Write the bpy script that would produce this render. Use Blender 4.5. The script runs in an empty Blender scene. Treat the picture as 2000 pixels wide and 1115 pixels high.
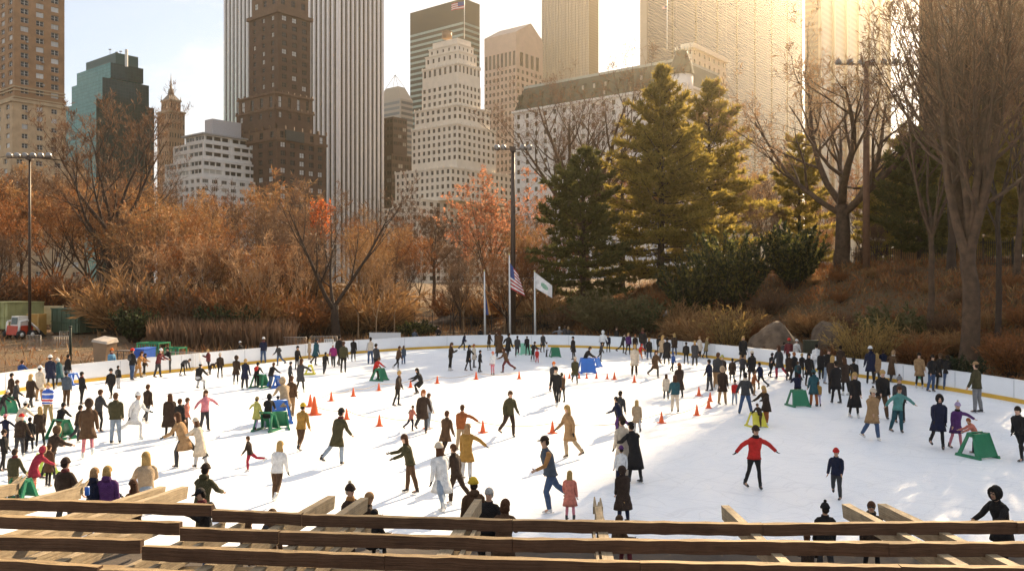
import bpy, bmesh, math, random
from mathutils import Vector, Matrix, noise
from math import sin, cos, pi, radians, sqrt, atan2
SC = bpy.context.scene
COL = SC.collection
F, CAMZ, HOR = 1666.67, 5.3, 553.0
SUN_AZ, SUN_EL = radians(27), radians(28)
R = random.Random(7)

def P(px, py, Y):
    return Vector(((px-1000)*Y/F, Y, CAMZ-(py-HOR)*Y/F))
def G(px, py):
    Y = F*CAMZ/(py-HOR)
    return Vector(((px-1000)*Y/F, Y, 0))
def X_at(px, Y): return (px-1000)*Y/F
def Z_at(py, Y): return CAMZ-(py-HOR)*Y/F
def sstep(a, b, x):
    t = max(0.0, min(1.0, (x-a)/(b-a))); return t*t*(3-2*t)

# ---------------------------------------------------------------- meshes
class MB:
    def __init__(s): s.v=[]; s.f=[]; s.m=[]; s.uv=[]; s.sm=[]
    def quad(s, a, b, c, d, m=0, uv=None, smooth=False):
        i=len(s.v); s.v += [tuple(a),tuple(b),tuple(c),tuple(d)]
        s.f.append((i,i+1,i+2,i+3)); s.m.append(m); s.sm.append(smooth)
        s.uv.append(uv or ((0,0),(1,0),(1,1),(0,1)))
    def tri(s, a, b, c, m=0):
        i=len(s.v); s.v += [tuple(a),tuple(b),tuple(c)]
        s.f.append((i,i+1,i+2)); s.m.append(m); s.uv.append(((0,0),(1,0),(.5,1))); s.sm.append(False)
    def poly(s, pts, m=0, smooth=False):
        i=len(s.v); s.v += [tuple(p) for p in pts]
        s.f.append(tuple(range(i,i+len(pts)))); s.m.append(m); s.uv.append(None); s.sm.append(smooth)
    def box(s, c, size, m=0, rot=None, skip=()):
        hx,hy,hz = size[0]/2,size[1]/2,size[2]/2
        M = rot if rot else Matrix.Identity(3); c=Vector(c)
        q=[c+M@Vector((x*hx,y*hy,z*hz)) for z in(-1,1) for y in(-1,1) for x in(-1,1)]
        i=len(s.v); s.v += [tuple(p) for p in q]
        for n,fc in enumerate(((0,2,3,1),(4,5,7,6),(0,1,5,4),(2,6,7,3),(0,4,6,2),(1,3,7,5))):
            if n in skip: continue
            s.f.append(tuple(i+k for k in fc)); s.m.append(m); s.sm.append(False)
            w,h = ((size[0],size[1]),(size[0],size[1]),(size[0],size[2]),(size[0],size[2]),(size[1],size[2]),(size[1],size[2]))[n]
            s.uv.append(((0,0),(w,0),(w,h),(0,h)))
    def hexa(s, b, t, m=0):
        i=len(s.v); s.v += [tuple(p) for p in list(b)+list(t)]; n=len(b)
        s.f.append(tuple(i+k for k in reversed(range(n)))); s.m.append(m); s.uv.append(None); s.sm.append(False)
        s.f.append(tuple(i+n+k for k in range(n))); s.m.append(m); s.uv.append(None); s.sm.append(False)
        for k in range(n):
            s.f.append((i+k,i+(k+1)%n,i+n+(k+1)%n,i+n+k)); s.m.append(m); s.sm.append(False)
            w=(Vector(b[k])-Vector(b[(k+1)%n])).length; h=(Vector(t[k])-Vector(b[k])).length
            s.uv.append(((0,0),(w,0),(w,h),(0,h)))
    def loft(s, rings, m=0, cap=True, smooth=True):
        n=len(rings[0]); i=len(s.v)
        for r in rings: s.v += [tuple(p) for p in r]
        for a in range(len(rings)-1):
            for k in range(n):
                s.f.append((i+a*n+k,i+a*n+(k+1)%n,i+(a+1)*n+(k+1)%n,i+(a+1)*n+k)); s.m.append(m); s.uv.append(None); s.sm.append(smooth)
        if cap:
            s.f.append(tuple(i+k for k in reversed(range(n)))); s.m.append(m); s.uv.append(None); s.sm.append(smooth)
            o=i+(len(rings)-1)*n
            s.f.append(tuple(o+k for k in range(n))); s.m.append(m); s.uv.append(None); s.sm.append(smooth)
    def tube(s, pts, rad, n=6, m=0, cap=True, smooth=True):
        pts=[Vector(p) for p in pts]
        if not hasattr(rad,'__len__'): rad=[rad]*len(pts)
        rings=[]; ref=None
        for k,p in enumerate(pts):
            d=(pts[min(k+1,len(pts)-1)]-pts[max(k-1,0)])
            if d.length<1e-9: d=Vector((0,0,1))
            d.normalize()
            if ref is None: ref=Vector((1,0,0)) if abs(d.x)<.8 else Vector((0,1,0))
            u=ref-d*ref.dot(d)
            if u.length<1e-6: u=d.orthogonal()
            u.normalize(); w=d.cross(u); ref=u
            rings.append([p+(u*cos(2*pi*j/n)+w*sin(2*pi*j/n))*rad[k] for j in range(n)])
        s.loft(rings,m,cap,smooth)
    def ell(s, c, r, m=0, nu=10, nv=6, rot=None, v0=-1.0, v1=1.0):
        M=rot if rot else Matrix.Identity(3); c=Vector(c); rings=[]
        for a in range(nv+1):
            t=(v0+(v1-v0)*a/nv)*pi/2; cr=max(.02,cos(t))
            rings.append([c+M@Vector((r[0]*cr*cos(2*pi*j/nu),r[1]*cr*sin(2*pi*j/nu),r[2]*sin(t))) for j in range(nu)])
        s.loft(rings,m)
    def mesh(s, name):
        me=bpy.data.meshes.new(name); me.from_pydata(s.v,[],s.f)
        me.polygons.foreach_set('material_index',s.m)
        me.polygons.foreach_set('use_smooth',s.sm)
        if any(u for u in s.uv):
            l=me.uv_layers.new(name='UVMap'); flat=[]
            for f,u in zip(s.f,s.uv):
                if u is None: u=[(0,0)]*len(f)
                for q in u: flat += [q[0],q[1]]
            l.data.foreach_set('uv',flat)
        me.update(); return me
    def build(s, name, mats, parent=None, kind=None):
        return link(name, s.mesh(name), mats, parent, kind)

def link(name, me, mats=None, parent=None, kind=None):
    if mats is not None:
        for m in (mats if isinstance(mats,(list,tuple)) else [mats]): me.materials.append(m)
    o=bpy.data.objects.new(name,me); COL.objects.link(o)
    if parent: o.parent=parent
    if kind: o['kind']=kind
    return o
def recenter(me, origin):
    me.transform(Matrix.Translation(-Vector(origin)))
def empty(name, loc=(0,0,0), rz=0):
    o=bpy.data.objects.new(name,None); COL.objects.link(o); o.location=loc; o.rotation_euler=(0,0,rz); o.empty_display_size=.3; return o
def tag(o, label=None, cat=None, group=None, kind=None):
    if label: o['label']=label
    if cat: o['category']=cat
    if group: o['group']=group
    if kind: o['kind']=kind
    return o
def copy_tree(o, parent=None):
    c=o.copy(); COL.objects.link(c)
    if parent: c.parent=parent
    for ch in o.children: copy_tree(ch,c)
    return c

# ---------------------------------------------------------------- materials
MC={}
def nt(name):
    m=bpy.data.materials.new(name); m.use_nodes=True
    t=m.node_tree; b=t.nodes['Principled BSDF']; return m,t,b
def N(t,ty,**kw):
    n=t.nodes.new(ty)
    for k,v in kw.items(): setattr(n,k,v)
    return n
def mixc(t,fac,a,b,blend='MIX'):
    n=N(t,'ShaderNodeMix',data_type='RGBA',blend_type=blend)
    for i,x in ((0,fac),(6,a),(7,b)):
        if hasattr(x,'links'): t.links.new(x,n.inputs[i])
        else: n.inputs[i].default_value = x if i==0 else (*x[:3],1)
    return n.outputs[2]
def mth(t,op,a,b=None,c=None):
    n=N(t,'ShaderNodeMath',operation=op)
    for i,x in enumerate((a,b,c)):
        if x is None: continue
        if hasattr(x,'links'): t.links.new(x,n.inputs[i])
        else: n.inputs[i].default_value=x
    return n.outputs[0]
def noise_tex(t,scale,detail=4,co=None,rough=.55):
    n=N(t,'ShaderNodeTexNoise'); n.inputs['Scale'].default_value=scale; n.inputs['Detail'].default_value=detail; n.inputs['Roughness'].default_value=rough
    if co is not None: t.links.new(co,n.inputs['Vector'])
    return n.outputs['Fac']
def ramp(t,fac,lo,hi):
    n=N(t,'ShaderNodeMapRange'); n.inputs[1].default_value=lo; n.inputs[2].default_value=hi
    t.links.new(fac,n.inputs[0]); return n.outputs[0]
def mat(name, col, rough=.7, var=.18, scale=3.0, metal=0, bump=0, spec=.4, coords='Object', col2=None):
    key=(name,)
    if key in MC: return MC[key]
    m,t,b=nt(name)
    tc=N(t,'ShaderNodeTexCoord')
    f=noise_tex(t,scale,5,tc.outputs[coords])
    f=ramp(t,f,.3,.7)
    dk=tuple(c*(1-var) for c in col); lt=col2 if col2 else tuple(min(1,c*(1+var)) for c in col)
    t.links.new(mixc(t,f,dk,lt),b.inputs['Base Color'])
    b.inputs['Roughness'].default_value=rough; b.inputs['Metallic'].default_value=metal
    b.inputs['Specular IOR Level'].default_value=spec
    if bump:
        bp=N(t,'ShaderNodeBump'); bp.inputs['Strength'].default_value=bump; bp.inputs['Distance'].default_value=.05
        t.links.new(noise_tex(t,scale*6,6,tc.outputs[coords]),bp.inputs['Height']); t.links.new(bp.outputs[0],b.inputs['Normal'])
    MC[key]=m; return m
def leafmat(name, c1, c2, trans=.35, rough=.7):
    if (name,) in MC: return MC[(name,)]
    m,t,b=nt(name)
    g=N(t,'ShaderNodeNewGeometry'); oi=N(t,'ShaderNodeObjectInfo')
    f=mth(t,'FRACT',mth(t,'ADD',g.outputs['Random Per Island'],mth(t,'MULTIPLY',oi.outputs['Random'],.3)))
    c=mixc(t,f,c1,c2)
    t.links.new(c,b.inputs['Base Color']); b.inputs['Roughness'].default_value=rough; b.inputs['Specular IOR Level'].default_value=.25
    if trans>0:
        tr=N(t,'ShaderNodeBsdfTranslucent'); t.links.new(c,tr.inputs[0])
        mx=N(t,'ShaderNodeMixShader'); mx.inputs[0].default_value=trans
        t.links.new(b.outputs[0],mx.inputs[1]); t.links.new(tr.outputs[0],mx.inputs[2])
        t.links.new(mx.outputs[0],t.nodes['Material Output'].inputs[0])
    MC[(name,)]=m; return m
def glassmat(name, dark, light, rough=.12, frac=.35, metal=0.0, spec=.6):
    m,t,b=nt(name)
    g=N(t,'ShaderNodeNewGeometry'); oi=N(t,'ShaderNodeObjectInfo')
    f=mth(t,'FRACT',mth(t,'ADD',mth(t,'MULTIPLY',g.outputs['Random Per Island'],7.13),mth(t,'MULTIPLY',oi.outputs['Random'],5.37)))
    lt=mth(t,'LESS_THAN',f,frac)
    v=mth(t,'MULTIPLY',mth(t,'FRACT',mth(t,'MULTIPLY',f,9.7)),.7)
    c=mixc(t,lt,mixc(t,v,dark,tuple(x*2.2 for x in dark)),mixc(t,v,light,tuple(x*.5 for x in light)))
    t.links.new(c,b.inputs['Base Color']); b.inputs['Roughness'].default_value=rough; b.inputs['Specular IOR Level'].default_value=spec
    b.inputs['Metallic'].default_value=metal
    return m

# ---------------------------------------------------------------- camera, light, sky
cam=bpy.data.cameras.new('camera'); co=bpy.data.objects.new('camera',cam); COL.objects.link(co)
co.location=(0,0,CAMZ); co.rotation_euler=(pi/2,0,0); cam.lens=30; cam.sensor_width=36; cam.shift_y=-4.5/2000; cam.clip_end=6000; cam.clip_start=.1
SC.camera=co
sund=Vector((sin(SUN_AZ)*cos(SUN_EL),cos(SUN_AZ)*cos(SUN_EL),sin(SUN_EL)))
sl=bpy.data.lights.new('sun','SUN'); sl.energy=5.0; sl.angle=radians(.5); sl.color=(1,.76,.48)
so=bpy.data.objects.new('sun',sl); COL.objects.link(so); so.rotation_euler=sund.to_track_quat('Z','Y').to_euler(); so.location=(60,120,80)
w=bpy.data.worlds.new('World'); SC.world=w; w.use_nodes=True
t=w.node_tree; bg=t.nodes['Background']
sky=N(t,'ShaderNodeTexSky',sky_type='NISHITA',sun_disc=False,sun_elevation=SUN_EL,sun_rotation=SUN_AZ,air_density=1.0,dust_density=.8,ozone_density=1.0)
tc=N(t,'ShaderNodeTexCoord')
mp=N(t,'ShaderNodeMapping'); mp.inputs['Scale'].default_value=(1,1,2.2); t.links.new(tc.outputs['Generated'],mp.inputs[0])
cl=ramp(t,noise_tex(t,2.6,8,mp.outputs[0],.58),.46,.58)
t.links.new(mixc(t,mth(t,'ADD',mth(t,'MULTIPLY',cl,.65),.28),sky.outputs[0],(6.2,6.1,6.0)),bg.inputs[0]); bg.inputs[1].default_value=.062
vs=SC.view_settings; vs.view_transform='Standard'; vs.look='None'; vs.exposure=1.55; vs.gamma=1; 
cy=SC.cycles; cy.max_bounces=5; cy.diffuse_bounces=3; cy.glossy_bounces=2; cy.transmission_bounces=2; cy.transparent_max_bounces=8; cy.volume_bounces=1
cy.use_denoising=True; cy.denoising_prefilter='NONE'; cy.sample_clamp_indirect=6.0; cy.use_adaptive_sampling=True; cy.adaptive_threshold=.015

# haze: one closed box of even pale air round the whole scene
hz=MB(); hz.box((40,570,171.5),(1980,1880,347)); 
hm=bpy.data.materials.new('haze_air'); hm.use_nodes=True; t=hm.node_tree; t.nodes.clear()
ov=N(t,'ShaderNodeOutputMaterial'); pv=N(t,'ShaderNodeVolumePrincipled')
pv.inputs['Color'].default_value=(1,.89,.70,1); pv.inputs['Density'].default_value=.00014; pv.inputs['Anisotropy'].default_value=.84
t.links.new(pv.outputs[0],ov.inputs['Volume'])
hz.build('haze',hm,kind='stuff')
# ---------------------------------------------------------------- rink outline and terrain
BASE=[(-100,790),(0,763),(110,752),(213,741),(340,727.5),(461,714.5),(587,700),(718,687),(790,682),(860,679),(954,677),(1054,676.5),(1120,677.5),(1180,680),(1230,683),(1274,686.5),(1327,692),(1405,701.6),(1470,709),(1531,716.5),(1600,726),(1673,736),(1761,748),(1871,764),(1997,785),(2090,804)]
BP=[G(a,b) for a,b in BASE]
BP=[Vector((-23.5,26,0)),Vector((-24.3,32,0))]+BP+[Vector((23,29,0)),Vector((22.4,24,0))]
def catmull(pts,k=4):
    out=[]
    for i in range(len(pts)-1):
        p0=pts[max(i-1,0)];p1=pts[i];p2=pts[i+1];p3=pts[min(i+2,len(pts)-1)]
        for j in range(k):
            u=j/k; out.append(.5*((2*p1)+(p2-p0)*u+(2*p0-5*p1+4*p2-p3)*u*u+(3*p1-p0-3*p2+p3)*u**3))
    out.append(pts[-1]); return out
# light smoothing of the measured outline
for _ in range(3):
    BP=[BP[0]]+[(BP[i-1]+BP[i]*2+BP[i+1])/4 for i in range(1,len(BP)-1)]+[BP[-1]]
BC=catmull(BP,3)
POLY=[(p.x,p.y) for p in BC]+[(22.4,17.2),(-23.5,17.2)]
def outside(x,y):
    ins=False; dm=1e9; n=len(POLY)
    for i in range(n):
        ax,ay=POLY[i]; bx,by=POLY[(i+1)%n]
        if (ay>y)!=(by>y) and x < (bx-ax)*(y-ay)/(by-ay)+ax: ins=not ins
        dx,dy=bx-ax,by-ay; L=dx*dx+dy*dy; u=max(0,min(1,((x-ax)*dx+(y-ay)*dy)/L)) if L else 0
        d=(x-ax-dx*u)**2+(y-ay-dy*u)**2
        if d<dm: dm=d
    return -sqrt(dm) if ins else sqrt(dm)
def gh(x,y):
    d=outside(x,y)
    if d<1.0 or y<17: return 0.0
    u=x/max(y,5)*F+1000
    wr=sstep(900,1500,u)
    near=sstep(1.5,22,d)*(wr*6.6+(1-wr)*.5)
    far=sstep(30,110,d)*((1-wr)*4.5+wr*1.0)
    bump=(noise.noise(Vector((x*.09,y*.09,1.3)))*.9+noise.noise(Vector((x*.3,y*.3,4.3)))*.25)*sstep(3,14,d)*(.25+.75*max(wr,sstep(25,60,d)))
    return near+far+bump

# ice sheet
m,t,b=nt('rink_ice')
tc=N(t,'ShaderNodeTexCoord')
mp=N(t,'ShaderNodeMapping'); mp.inputs['Scale'].default_value=(.5,.12,1); mp.inputs['Rotation'].default_value=(0,0,.5); t.links.new(tc.outputs['Object'],mp.inputs[0])
f1=ramp(t,noise_tex(t,1.2,6,mp.outputs[0]),.35,.7)
f2=ramp(t,noise_tex(t,9,7,tc.outputs['Object'],.7),.4,.65)
dn=N(t,'ShaderNodeVectorMath',operation='ADD')
nn=N(t,'ShaderNodeTexNoise'); nn.inputs['Scale'].default_value=.7; t.links.new(tc.outputs['Object'],nn.inputs['Vector']); t.links.new(tc.outputs['Object'],dn.inputs[0]); t.links.new(nn.outputs['Color'],dn.inputs[1])
c=mixc(t,f1,(.78,.83,.90),(.88,.91,.95)); c=mixc(t,mth(t,'MULTIPLY',f2,.25),c,(.93,.94,.95))
for k_,(rz_,sc_,th_,am_) in enumerate(((.4,(.16,7,1),.60,.5),(1.15,(.12,9,1),.61,.45),(-.5,(.2,6,1),.61,.4),(2.2,(.14,8,1),.62,.4))):
    m_=N(t,'ShaderNodeMapping'); m_.inputs['Rotation'].default_value=(0,0,rz_); m_.inputs['Location'].default_value=(k_*7.3,k_*3.1,0)
    m2=N(t,'ShaderNodeMapping'); m2.inputs['Scale'].default_value=sc_; t.links.new(dn.outputs[0],m_.inputs[0]); t.links.new(m_.outputs[0],m2.inputs[0])
    st=ramp(t,noise_tex(t,1.5,3,m2.outputs[0],.5),th_,th_+.05)
    c=mixc(t,mth(t,'MULTIPLY',st,am_),c,(.66,.70,.76))
t.links.new(c,b.inputs['Base Color']); b.inputs['Roughness'].default_value=.42; b.inputs['Specular IOR Level'].default_value=.3
bp=N(t,'ShaderNodeBump'); bp.inputs['Strength'].default_value=.15; bp.inputs['Distance'].default_value=.02; t.links.new(f2,bp.inputs['Height']); t.links.new(bp.outputs[0],b.inputs['Normal'])
ice=MB()
pl=[(p[0],p[1],.004) for p in POLY]

for i_ in range(len(pl)): ice.poly([(0,40,.004),pl[i_],pl[(i_+1)%len(pl)]])
ice.build('ice',m,kind='structure')
terr=MB()
terr.box((0,8.5,-.2),(60,17.38,.4)); terr.build('terrace',mat('terrace_timber',(.055,.042,.032),.85,.3,.9,bump=.3),kind='structure')

# ground as one sheet
m,t,b=nt('park_ground')
tc=N(t,'ShaderNodeTexCoord')
f1=ramp(t,noise_tex(t,.16,6,tc.outputs['Object'],.6),.38,.62); f2=ramp(t,noise_tex(t,2.3,8,tc.outputs['Object'],.7),.35,.68)
c=mixc(t,f1,(.10,.055,.025),(.085,.075,.03)); c=mixc(t,f2,c,(.20,.105,.045))
t.links.new(c,b.inputs['Base Color']); b.inputs['Roughness'].default_value=.95
bp=N(t,'ShaderNodeBump'); bp.inputs['Strength'].default_value=.8; bp.inputs['Distance'].default_value=.25; t.links.new(f2,bp.inputs['Height']); t.links.new(bp.outputs[0],b.inputs['Normal'])
gm=MB()
xs=[-900+60*k for k in range(12)]+[-200+12*k for k in range(11)]+[-75+3*k for k in range(10)]+[-45+1.4*k for k in range(65)]+[47+3*k for k in range(10)]+[80+12*k for k in range(11)]+[215+60*k for k in range(13)]
ys=[-300+50*k for k in range(7)]+[12+1.4*k for k in range(56)]+[90.5+2.5*k for k in range(13)]+[125+8*k for k in range(13)]+[230+50*k for k in range(25)]
idx={}
for j,yy in enumerate(ys):
    for i,xx in enumerate(xs):
        z=gh(xx,yy) if -80<xx<80 and 14<yy<250 else (gh(max(-80,min(80,xx)),max(15,min(250,yy))))
        d=outside(xx,yy) if -40<xx<40 and 0<yy<90 else 50
        if d<2.0 : z=-.06
        idx[i,j]=len(gm.v); gm.v.append((xx,yy,z-.02))
for j in range(len(ys)-1):
    for i in range(len(xs)-1):
        gm.f.append((idx[i,j],idx[i+1,j],idx[i+1,j+1],idx[i,j+1])); gm.m.append(0); gm.uv.append(None); gm.sm.append(True)
gm.build('ground',m,kind='structure')

# rink boards
def offs(k,o):
    a=BC[max(k-1,0)]; c=BC[min(k+1,len(BC)-1)]; d=(c-a).normalized(); n=Vector((-d.y,d.x,0)); return BC[k]+n*o
def strip(o0,o1,z0,z1,mb,k0,k1,m=0):
    rings=[]
    for k in range(k0,k1+1):
        a=offs(k,o0); c=offs(k,o1)
        rings.append([(a.x,a.y,z0),(a.x,a.y,z1),(c.x,c.y,z1),(c.x,c.y,z0)])
    mb.loft(rings,m,True,False)
rw=empty('rink_wall',BC[len(BC)//2])
tag(rw,'long white dasher wall with yellow kick strip curving round the far side of the ice','rink wall')
o0=rw.location
def sub(mb,name,mats,parent):
    me=mb.mesh(name); recenter(me,o0); return link(name,me,mats,parent)
bw=mat('board_white',(.80,.81,.83),.35,.05,.7); by=mat('kick_yellow',(.62,.36,.04),.45,.12,.8); bc=mat('board_cap',(.72,.73,.74),.4,.08)
n=len(BC)-1; step=3
for k in range(0,n,step):
    mb=MB(); strip(0,.09,.0,.98,mb,k,min(k+step,n)); ob=sub(mb,'board_panel',bw,rw)
mb=MB(); strip(-.03,.0,.0,.19,mb,0,n); sub(mb,'kick_strip',by,rw)
mb=MB(); strip(-.02,.11,.98,1.02,mb,0,n); sub(mb,'cap_rail',bc,rw)
mb=MB()
for k in range(step,n,step):
    a=offs(k,-.012); d=(BC[k+1]-BC[k]).normalized(); mb.box((a.x,a.y,.585),(.03,.02,.76),rot=Matrix.Rotation(atan2(d.y,d.x),3,'Z'))
sub(mb,'joint_strip',mat('joint_grey',(.55,.56,.58),.5,.1),rw)
# leaf emblem on the right boards
bk=min(range(len(BC)),key=lambda k:abs(BC[k].x/BC[k].y*F+1000-1783))
d=(BC[bk+1]-BC[bk-1]).normalized(); q=offs(bk,-.016); mb=MB()
ax=Vector((d.x,d.y,0)); cz=Vector((q.x,q.y,.62))
def leafshape(a0,s):
    pts=[]
    for i in range(9):
        u=i/8; wv=.5*sin(pi*u); pts.append((u,wv*.42))
    out=[(u,v) for u,v in pts]+[(u,-v) for u,v in reversed(pts[1:-1])]
    return [cz+ax*((u*cos(a0)-v*sin(a0))*s)+Vector((0,0,(u*sin(a0)+v*cos(a0))*s)) for u,v in out]
for ki,a0 in enumerate((90,35,145,-20,200,-75,255)): mb.poly([p-Vector((-d.y,d.x,0))*.002*ki for p in leafshape(radians(a0),.3)])
sub(mb,'leaf_emblem',mat('emblem_green',(.03,.16,.09),.5,.1),rw)
# ---------------------------------------------------------------- buildings: one street grid, near corner + two facing walls
AZA, AZB = radians(-51), radians(39)
DA=Vector((sin(AZA),cos(AZA),0)); DB=Vector((sin(AZB),cos(AZB),0))
NA=Vector((DA.y,-DA.x,0)); NB=Vector((DB.y,-DB.x,0))
if NA.y>0: NA=-NA
def run(C,d,px):
    r=(px-1000)/F; return (r*C.y-C.x)/(d.x-r*d.y)
GZ=3.0
# unit window meshes (x width, z height, faces -Y), shared by every copy
def winmesh(name, cols, rows, bar=.06):
    mb=MB()
    mb.quad((-.5,0,-.5),(.5,0,-.5),(.5,0,.5),(-.5,0,.5),0)
    def bx(x0,x1,z0,z1,y=-.06): mb.box(((x0+x1)/2,y/2,(z0+z1)/2),(x1-x0,abs(y),z1-z0),1)
    bx(-.5,-.5+bar,-.5,.5); bx(.5-bar,.5,-.5,.5); bx(-.5+bar,.5-bar,.5-bar*.8,.5); bx(-.5+bar,.5-bar,-.5,-.5+bar*.8)
    for c in range(1,cols): x=-.5+c/cols; bx(x-bar*.6,x+bar*.6,-.5+bar*.8,.5-bar*.8,-.05)
    for r in range(1,rows): z=-.5+r/rows; bx(-.5+bar,.5-bar,z-bar*.4,z+bar*.4,-.045)
    return mb
class Bld:
    def __init__(s,name,label,Y,wall,pane,frame,style=(2,2),cat='building',group=None):
        s.Y=Y; s.root=empty(name,(0,Y,GZ)); tag(s.root,label,cat,group); s.wall=wall; s.wins=[]
        s.wmb=winmesh('window',*style); s.wm=[pane,frame]; s.o=Vector((0,Y,GZ)); s.wb=MB()
    def part(s,mb,name,mats,kind=None):
        me=mb.mesh(name); recenter(me,s.o); return link(name,me,mats,s.root,kind)
    def corner(s,xc,dy=0): return Vector((X_at(xc,s.Y+dy),s.Y+dy,0))
    def face(s,p0,d,L,z0,z1,n,nb,fh,ww,wh,rec=.35,zo=.9,m=0,end=.0,skip=None):
        """wall from p0 along d, with window openings really cut in it"""
        mb=s.wb; U=Vector((0,0,1))
        nf=max(1,int((z1-z0-zo*.6)/fh)) if nb else 0
        bay=(L-2*end)/nb if nb else L
        xs=[0.0]; 
        for i in range(nb):
            c=end+bay*(i+.5); xs += [c-ww*bay/2,c+ww*bay/2]
        xs.append(L)
        zs=[z0]
        for j in range(nf):
            zb=z1-(j+1)*fh+ (fh*(1-wh))*.5
            zs += [zb,zb+fh*wh]
        zs=sorted(zs)+[z1]
        def pt(x,z): return p0+d*x+U*z
        for i in range(len(xs)-1):
            for j in range(len(zs)-1):
                x0,x1,a,b2=xs[i],xs[i+1],zs[j],zs[j+1]
                if b2-a<1e-4: continue
                if i%2==1 and j%2==1 and nb and not (skip and skip(i//2,j//2)):
                    q=-n*rec
                    mb.quad(pt(x0,a),pt(x0,a)+q,pt(x0,b2)+q,pt(x0,b2),m); mb.quad(pt(x1,a)+q,pt(x1,a),pt(x1,b2),pt(x1,b2)+q,m)
                    mb.quad(pt(x0,a),pt(x1,a),pt(x1,a)+q,pt(x0,a)+q,m); mb.quad(pt(x0,b2)+q,pt(x1,b2)+q,pt(x1,b2),pt(x0,b2),m)
                    s.wins.append((pt((x0+x1)/2,(a+b2)/2)+q,x1-x0,b2-a,atan2(n.x,-n.y)))
                else:
                    mb.quad(pt(x0,a),pt(x1,a),pt(x1,b2),pt(x0,b2),m,((x0,a),(x1,a),(x1,b2),(x0,b2)))
    def tier(s,xl,xc,xr,yt,yb=None,dy=0,fa=None,fb=None,z0=None,parapet=.9,m=0,top=True,corn=None):
        C=s.corner(xc,dy); LA=run(C,DA,xl); LB=run(C,DB,xr)
        z1=Z_at(yt,C.y); z0=(Z_at(yb,C.y) if yb is not None else GZ) if z0 is None else z0
        E=C+DA*LA; H=C+DB*LB; K=E+DB*LB; U=Vector((0,0,1)); mb=s.wb
        for (p,d,L,n,f) in ((C,DA,LA,NA,fa),(C,DB,LB,NB,fb)):
            if f: s.face(p,d,L,z0,z1,n,m=m,**f)
            else: mb.quad(p+U*z0,p+d*L+U*z0,p+d*L+U*z1,p+U*z1,m,((0,z0),(L,z0),(L,z1),(0,z1)))
        mb.quad(E+U*z0,K+U*z0,K+U*z1,E+U*z1,m); mb.quad(K+U*z0,H+U*z0,H+U*z1,K+U*z1,m)
        if top: mb.quad(C+U*z1,H+U*z1,K+U*z1,E+U*z1,m)
        if corn:
            cm,h,o=corn; c=MB()
            b=[C-DA*o-DB*o,C+DB*(LB+o)-DA*o,K+DA*o+DB*o,E+DA*o-DB*o]
            c.hexa([p+U*(z1-h*.15) for p in b],[p+U*(z1+h*.85) for p in b]); s.part(c,'cornice',cm)
        return C,LA,LB,z0,z1
    def done(s,wallname='wall'):
        s.part(s.wb,wallname,s.wall if isinstance(s.wall,list) else [s.wall])
        def vis(wn):
            p=wn[0]; py=HOR-(p.z-CAMZ)/p.y*F; return (0 if py>0 else 1, -round(wn[1]*wn[2],1), py)
        ws=sorted(s.wins,key=vis); me=s.wmb.mesh('window')
        for m in s.wm: me.materials.append(m)
        for p,wd,ht,a in ws[:96]:
            o=bpy.data.objects.new('window',me); COL.objects.link(o); o.parent=s.root
            o.location=p-s.o; o.rotation_euler=(0,0,a); o.scale=(wd,1,ht)
        if len(ws)>96:
            mb=MB()
            for p,wd,ht,a in ws[96:]:
                M=Matrix.Translation(p)@Matrix.Rotation(a,4,'Z')@Matrix.Diagonal((wd,1,ht,1)); i=len(mb.v)
                mb.v += [tuple(M@Vector(v)) for v in s.wmb.v]
                mb.f += [tuple(i+k for k in f) for f in s.wmb.f]; mb.m += s.wmb.m; mb.sm += s.wmb.sm; mb.uv += [None]*len(s.wmb.f)
            s.part(mb,'window',s.wm,'stuff')
        return s.root

def brick(name,c,var=.2,sc=.35,mortar=None,**k): return mat(name,c,.85,var,sc,**k)
pane_d=glassmat('pane_dark',(.010,.012,.014),(.6,.61,.6),.12,.3,spec=.3)
pane_m=glassmat('pane_mid',(.018,.018,.016),(.45,.43,.38),.14,.2,spec=.3)
pane_b=glassmat('pane_dim',(.014,.012,.01),(.12,.11,.09),.18,.3,spec=.3)
fr_w=mat('frame_pale',(.55,.53,.48),.5,.1); fr_d=mat('frame_dark',(.06,.055,.05),.5,.1)

# 1 tan brick apartment tower, far left
b1=Bld('apartment_tower','tall tan brick apartment tower with paired windows at the far left edge',300,[brick('tan_brick',(.30,.175,.09),.25),mat('limestone_tan',(.46,.33,.2),.8,.15,.4)],pane_d,fr_w)
b1.tier(-70,28,126,-60,195,0,dict(nb=7,fh=3.13,ww=.5,wh=.58),dict(nb=3,fh=3.13,ww=.52,wh=.6,end=.8))
C,LA,LB,z0,z1=b1.tier(-90,24,129,197,302,-.6,dict(nb=7,fh=3.4,ww=.4,wh=.5),dict(nb=3,fh=3.4,ww=.4,wh=.5,end=1.6),m=1,corn=(mat('limestone_trim',(.42,.32,.2),.8,.15,.5),1.1,.5))
b1.tier(-100,20,165,304,None,-1.2,dict(nb=7,fh=3.4,ww=.35,wh=.5),dict(nb=4,fh=3.6,ww=.35,wh=.5),m=1)
mb=MB()
for yy in (170,176,190):
    c=b1.corner(28,0); z=Z_at(yy,300); q=[c-DA*.25-DB*.25,c+DB*(run(c,DB,126)+.25)-DA*.25,c+DB*(run(c,DB,126)+.25)+DA*25,c-DB*.25+DA*25]
    mb.hexa([p+Vector((0,0,z)) for p in q],[p+Vector((0,0,z+.45)) for p in q])
b1.part(mb,'string_course',mat('limestone_trim',(.42,.32,.2)))
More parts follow.
